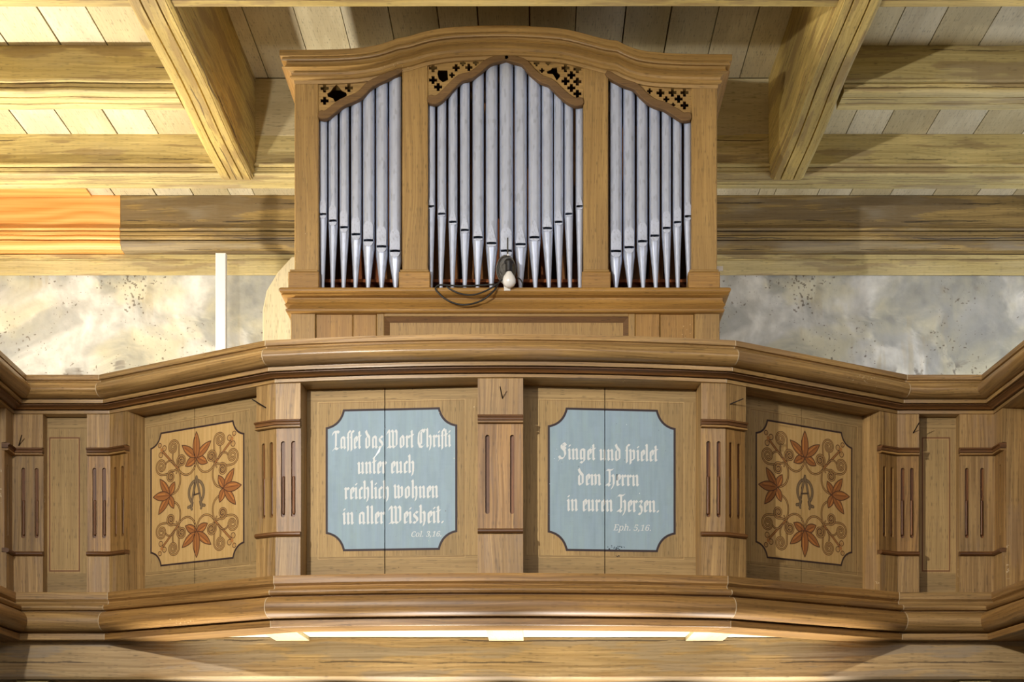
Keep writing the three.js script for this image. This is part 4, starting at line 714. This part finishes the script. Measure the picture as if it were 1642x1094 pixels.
// ---------------------------------------------------------------- lamp and cable on the organ
{
  const Z = 6.95, [lx, lh] = at(812, 428, Z);
  const lamp = group('wall_lamp', null, lx, EYE + lh, -Z); tag(lamp, 'old bare bulb lamp with oval tin reflector clamped before the middle pipes', 'lamp');
  const tin = std({ color: 0x6e6c66, roughness: 0.55, metalness: 0.6, bumpMap: plasterBump, bumpScale: 0.004 });
  const disc = new THREE.SphereGeometry(0.05, 24, 12, 0, Math.PI * 2, 0, Math.PI / 2.6); disc.rotateX(-Math.PI / 2); disc.scale(0.95, 1.4, 0.5); disc.translate(-0.002, -0.008, -0.005);
  const rim = new THREE.TorusGeometry(0.046, 0.003, 6, 32); rim.scale(0.96, 1.4, 1); rim.translate(-0.002, -0.008, -0.012);
  mesh('reflector', merge([disc, rim]), tin, lamp);
  const br = cbox(0.007, 0.085, 0.006, 0.001); br.translate(0.006, 0.092, 0.002); mesh('bracket', br, std({ color: 0x4a463e, roughness: 0.6, metalness: 0.6 }), lamp);
  mesh('screw', new THREE.SphereGeometry(0.005, 10, 8).translate(0.008, 0.05, 0.016), M.white, lamp);
  const so = new THREE.LatheGeometry([[0.001, 0.018], [0.014, 0.018], [0.0215, 0.008], [0.0215, 0], [0.016, -0.004], [0.016, -0.034], [0.014, -0.04], [0.001, -0.04]].map(p => new THREE.Vector2(...p)), 20); so.translate(0.012, 0.006, 0.03); mesh('socket', so, M.black, lamp);
  const bu = new THREE.LatheGeometry([[0.001, 0], [0.012, 0], [0.015, -0.008], [0.026, -0.024], [0.0315, -0.04], [0.0305, -0.054], [0.023, -0.067], [0.011, -0.0735], [0.001, -0.075]].map(p => new THREE.Vector2(...p)), 24); bu.computeVertexNormals(); bu.translate(0.013, -0.032, 0.03);
  mesh('bulb', bu, new THREE.MeshPhysicalMaterial({ color: 0xe4e4e0, roughness: 0.25, clearcoat: 0.6 }), lamp);
  const st = cbox(0.03, 0.05, 0.02, 0.004); st.translate(0.004, -0.086, -0.005); mesh('clamp', st, M.white, lamp);
  const cable = (pts, r, label, mat = M.black) => { const c = new THREE.CatmullRomCurve3(pts.map(([u, v, z]) => { const p = at(u, v, z); return new THREE.Vector3(p[0], EYE + p[1], -z); })); tag(mesh('power_cable', new THREE.TubeGeometry(c, 60, r, 6), mat), label, 'cable'); };
  cable([[800, 452, 6.93], [796, 461, 6.93], [784, 474, 6.93], [768, 484, 6.935], [742, 489, 6.938], [720, 483, 6.938], [706, 473, 6.938], [698, 463, 6.935], [702, 458, 6.935], [740, 459, 6.936], [780, 457, 6.935], [798, 456, 6.935]], 0.0042, 'black cable hanging in the longer loop below the lamp');
  cable([[806, 448, 6.912], [795, 457, 6.908], [778, 467, 6.912], [758, 473, 6.914], [738, 471, 6.914], [722, 464, 6.912], [716, 460, 6.915]], 0.0038, 'black and grey cable hanging in the shorter loop below the lamp');
  cable([[829, 445, 6.945], [834, 448, 6.94], [838, 455, 6.938], [837.5, 460.5, 6.94]], 0.0034, 'short black cable end right of the bulb');
}
// ---------------------------------------------------------------- beside the organ
{
  const Z = 8.55, [x0, h1] = at(345.5, 433, Z), [x1] = at(362, 0, Z);
  tag(mesh('batten', grain(zbox(x0, x1, 0.742, 3.08, Z, Z + 0.04, 0.003), 'y'), M.white), 'white painted batten standing before the plaster left of the organ', 'batten');
  const Zb = 8.3, s = new THREE.Shape(); [[424, 640], [424, 500], [430, 470], [448, 440], [470, 416], [500, 416], [500, 640]].forEach(([u, v], i) => { const p = at(u, v, Zb); i ? s.lineTo(...p) : s.moveTo(...p); }); s.closePath();
  const [, low] = at(0, 640, Zb); const g = new THREE.ExtrudeGeometry(s, { depth: 0.03, bevelEnabled: true, bevelSize: 0.003, bevelThickness: 0.003, bevelSegments: 1 }); g.translate(0, EYE, -Zb);
  const b = zbox(at(424, 0, Zb)[0], at(500, 0, Zb)[0], 0.742, low + 0.002, Zb - 0.03, Zb, 0.003);
  tag(mesh('cream_board', merge([grain(g, 'y'), grain(b, 'y')]), M.plankB), 'cream painted board with sloping top behind the left side of the organ', 'board');
}
// ---------------------------------------------------------------- floor lamps below the gallery
function floodlight(name, x, y, Z, w, d, day, tiltX, tiltZ, label) {
  const g = group(name, null, x, y, -Z); tag(g, label, 'lamp');
  mesh('foot', cbox(w * 0.7, 0.03, d * 0.7, 0.004).translate(0, 0.015, 0), M.iron, g);
  const head = group('head', g, 0, 0.1, 0); head.rotation.set(tiltX, 0, tiltZ);
  mesh('housing', cbox(w + 0.04, 0.08, d + 0.04, 0.01).translate(0, 0, 0), M.iron, head);
  mesh('lens', new THREE.BoxGeometry(w, 0.004, d).translate(0, 0.043, 0), std({ color: 0xffffff, emissive: day.c, emissiveIntensity: 1.5 }), head);
  const L = new THREE.RectAreaLight(day.c, day.I, w, d); L.position.set(0, 0.05, 0); L.rotation.x = Math.PI / 2; head.add(L);
}
// spotlights: a can with a bright lens and the light just before it
function spot(name, x, y, Z, day, aim, angle, label, parts) {
  const g = group(name, null, x, 0, -Z); tag(g, label, 'lamp'); if (parts) parts(g, y);
  const head = group('head', g, 0, y, 0); head.quaternion.setFromUnitVectors(new THREE.Vector3(0, 1, 0), new THREE.Vector3(aim[0] - x, aim[1] - y, -aim[2] + Z).normalize());
  mesh('can', new THREE.LatheGeometry([[0.001, -0.16], [0.06, -0.15], [0.075, -0.1], [0.075, 0], [0.068, 0], [0.068, -0.03], [0.001, -0.03]].map(p => new THREE.Vector2(...p)), 24), M.iron, head);
  mesh('lens', new THREE.CylinderGeometry(0.066, 0.066, 0.004, 24).translate(0, -0.02, 0), std({ color: 0xffffff, emissive: day.c, emissiveIntensity: 1.5 }), head);
  const L = new THREE.SpotLight(day.c, day.I, 0, angle, 0.7, 2); L.position.set(0, 0.005, 0); L.target.position.set(0, 1, 0); L.castShadow = true; L.shadow.radius = 2.2; head.add(L); head.add(L.target);
}
const stub = (g, y) => mesh('foot', cbox(0.16, y - 0.12, 0.16, 0.01).translate(0, (y - 0.12) / 2, 0), M.iron, g);
[[-1.24, 'leftmost'], [-0.5, 'second from left'], [0.24, 'third from left'], [0.98, 'rightmost']].forEach(([x, n]) => spot('floor_uplight', x, 0.3, 6.3, DAY.uplight, [x, 3, 6.22], 0.3, n + ' of the four floodlights on the nave floor below the tie beam', stub));
spot('stand_lamp', -1.8, EYE + 1.88, 2.5, DAY.standLamp, [0.5, EYE + 1.4, 7], 0.78, 'floodlight on a tall tripod in the nave, left of the viewer', (g, y) => {
  mesh('pole', new THREE.CylinderGeometry(0.014, 0.02, y - 0.16, 10).translate(0, (y - 0.16) / 2 + 0.06, 0), M.iron, g);
  for (let k = 0; k < 3; k++) { const a = k * 2.094 + 0.3, c = new THREE.LineCurve3(new THREE.Vector3(0, 1, 0), new THREE.Vector3(0.5 * Math.cos(a), 0.01, 0.5 * Math.sin(a))); mesh('leg', new THREE.TubeGeometry(c, 1, 0.012, 8), M.iron, g); }
});
floodlight('gallery_floodlight', -3.05, EYE + 0.742, 7.25, 0.22, 0.16, DAY.galleryFlood, 0.16, -0.3, 'floodlight standing on the left gallery floor, turned up to the ceiling');

renderer.render(scene, camera);
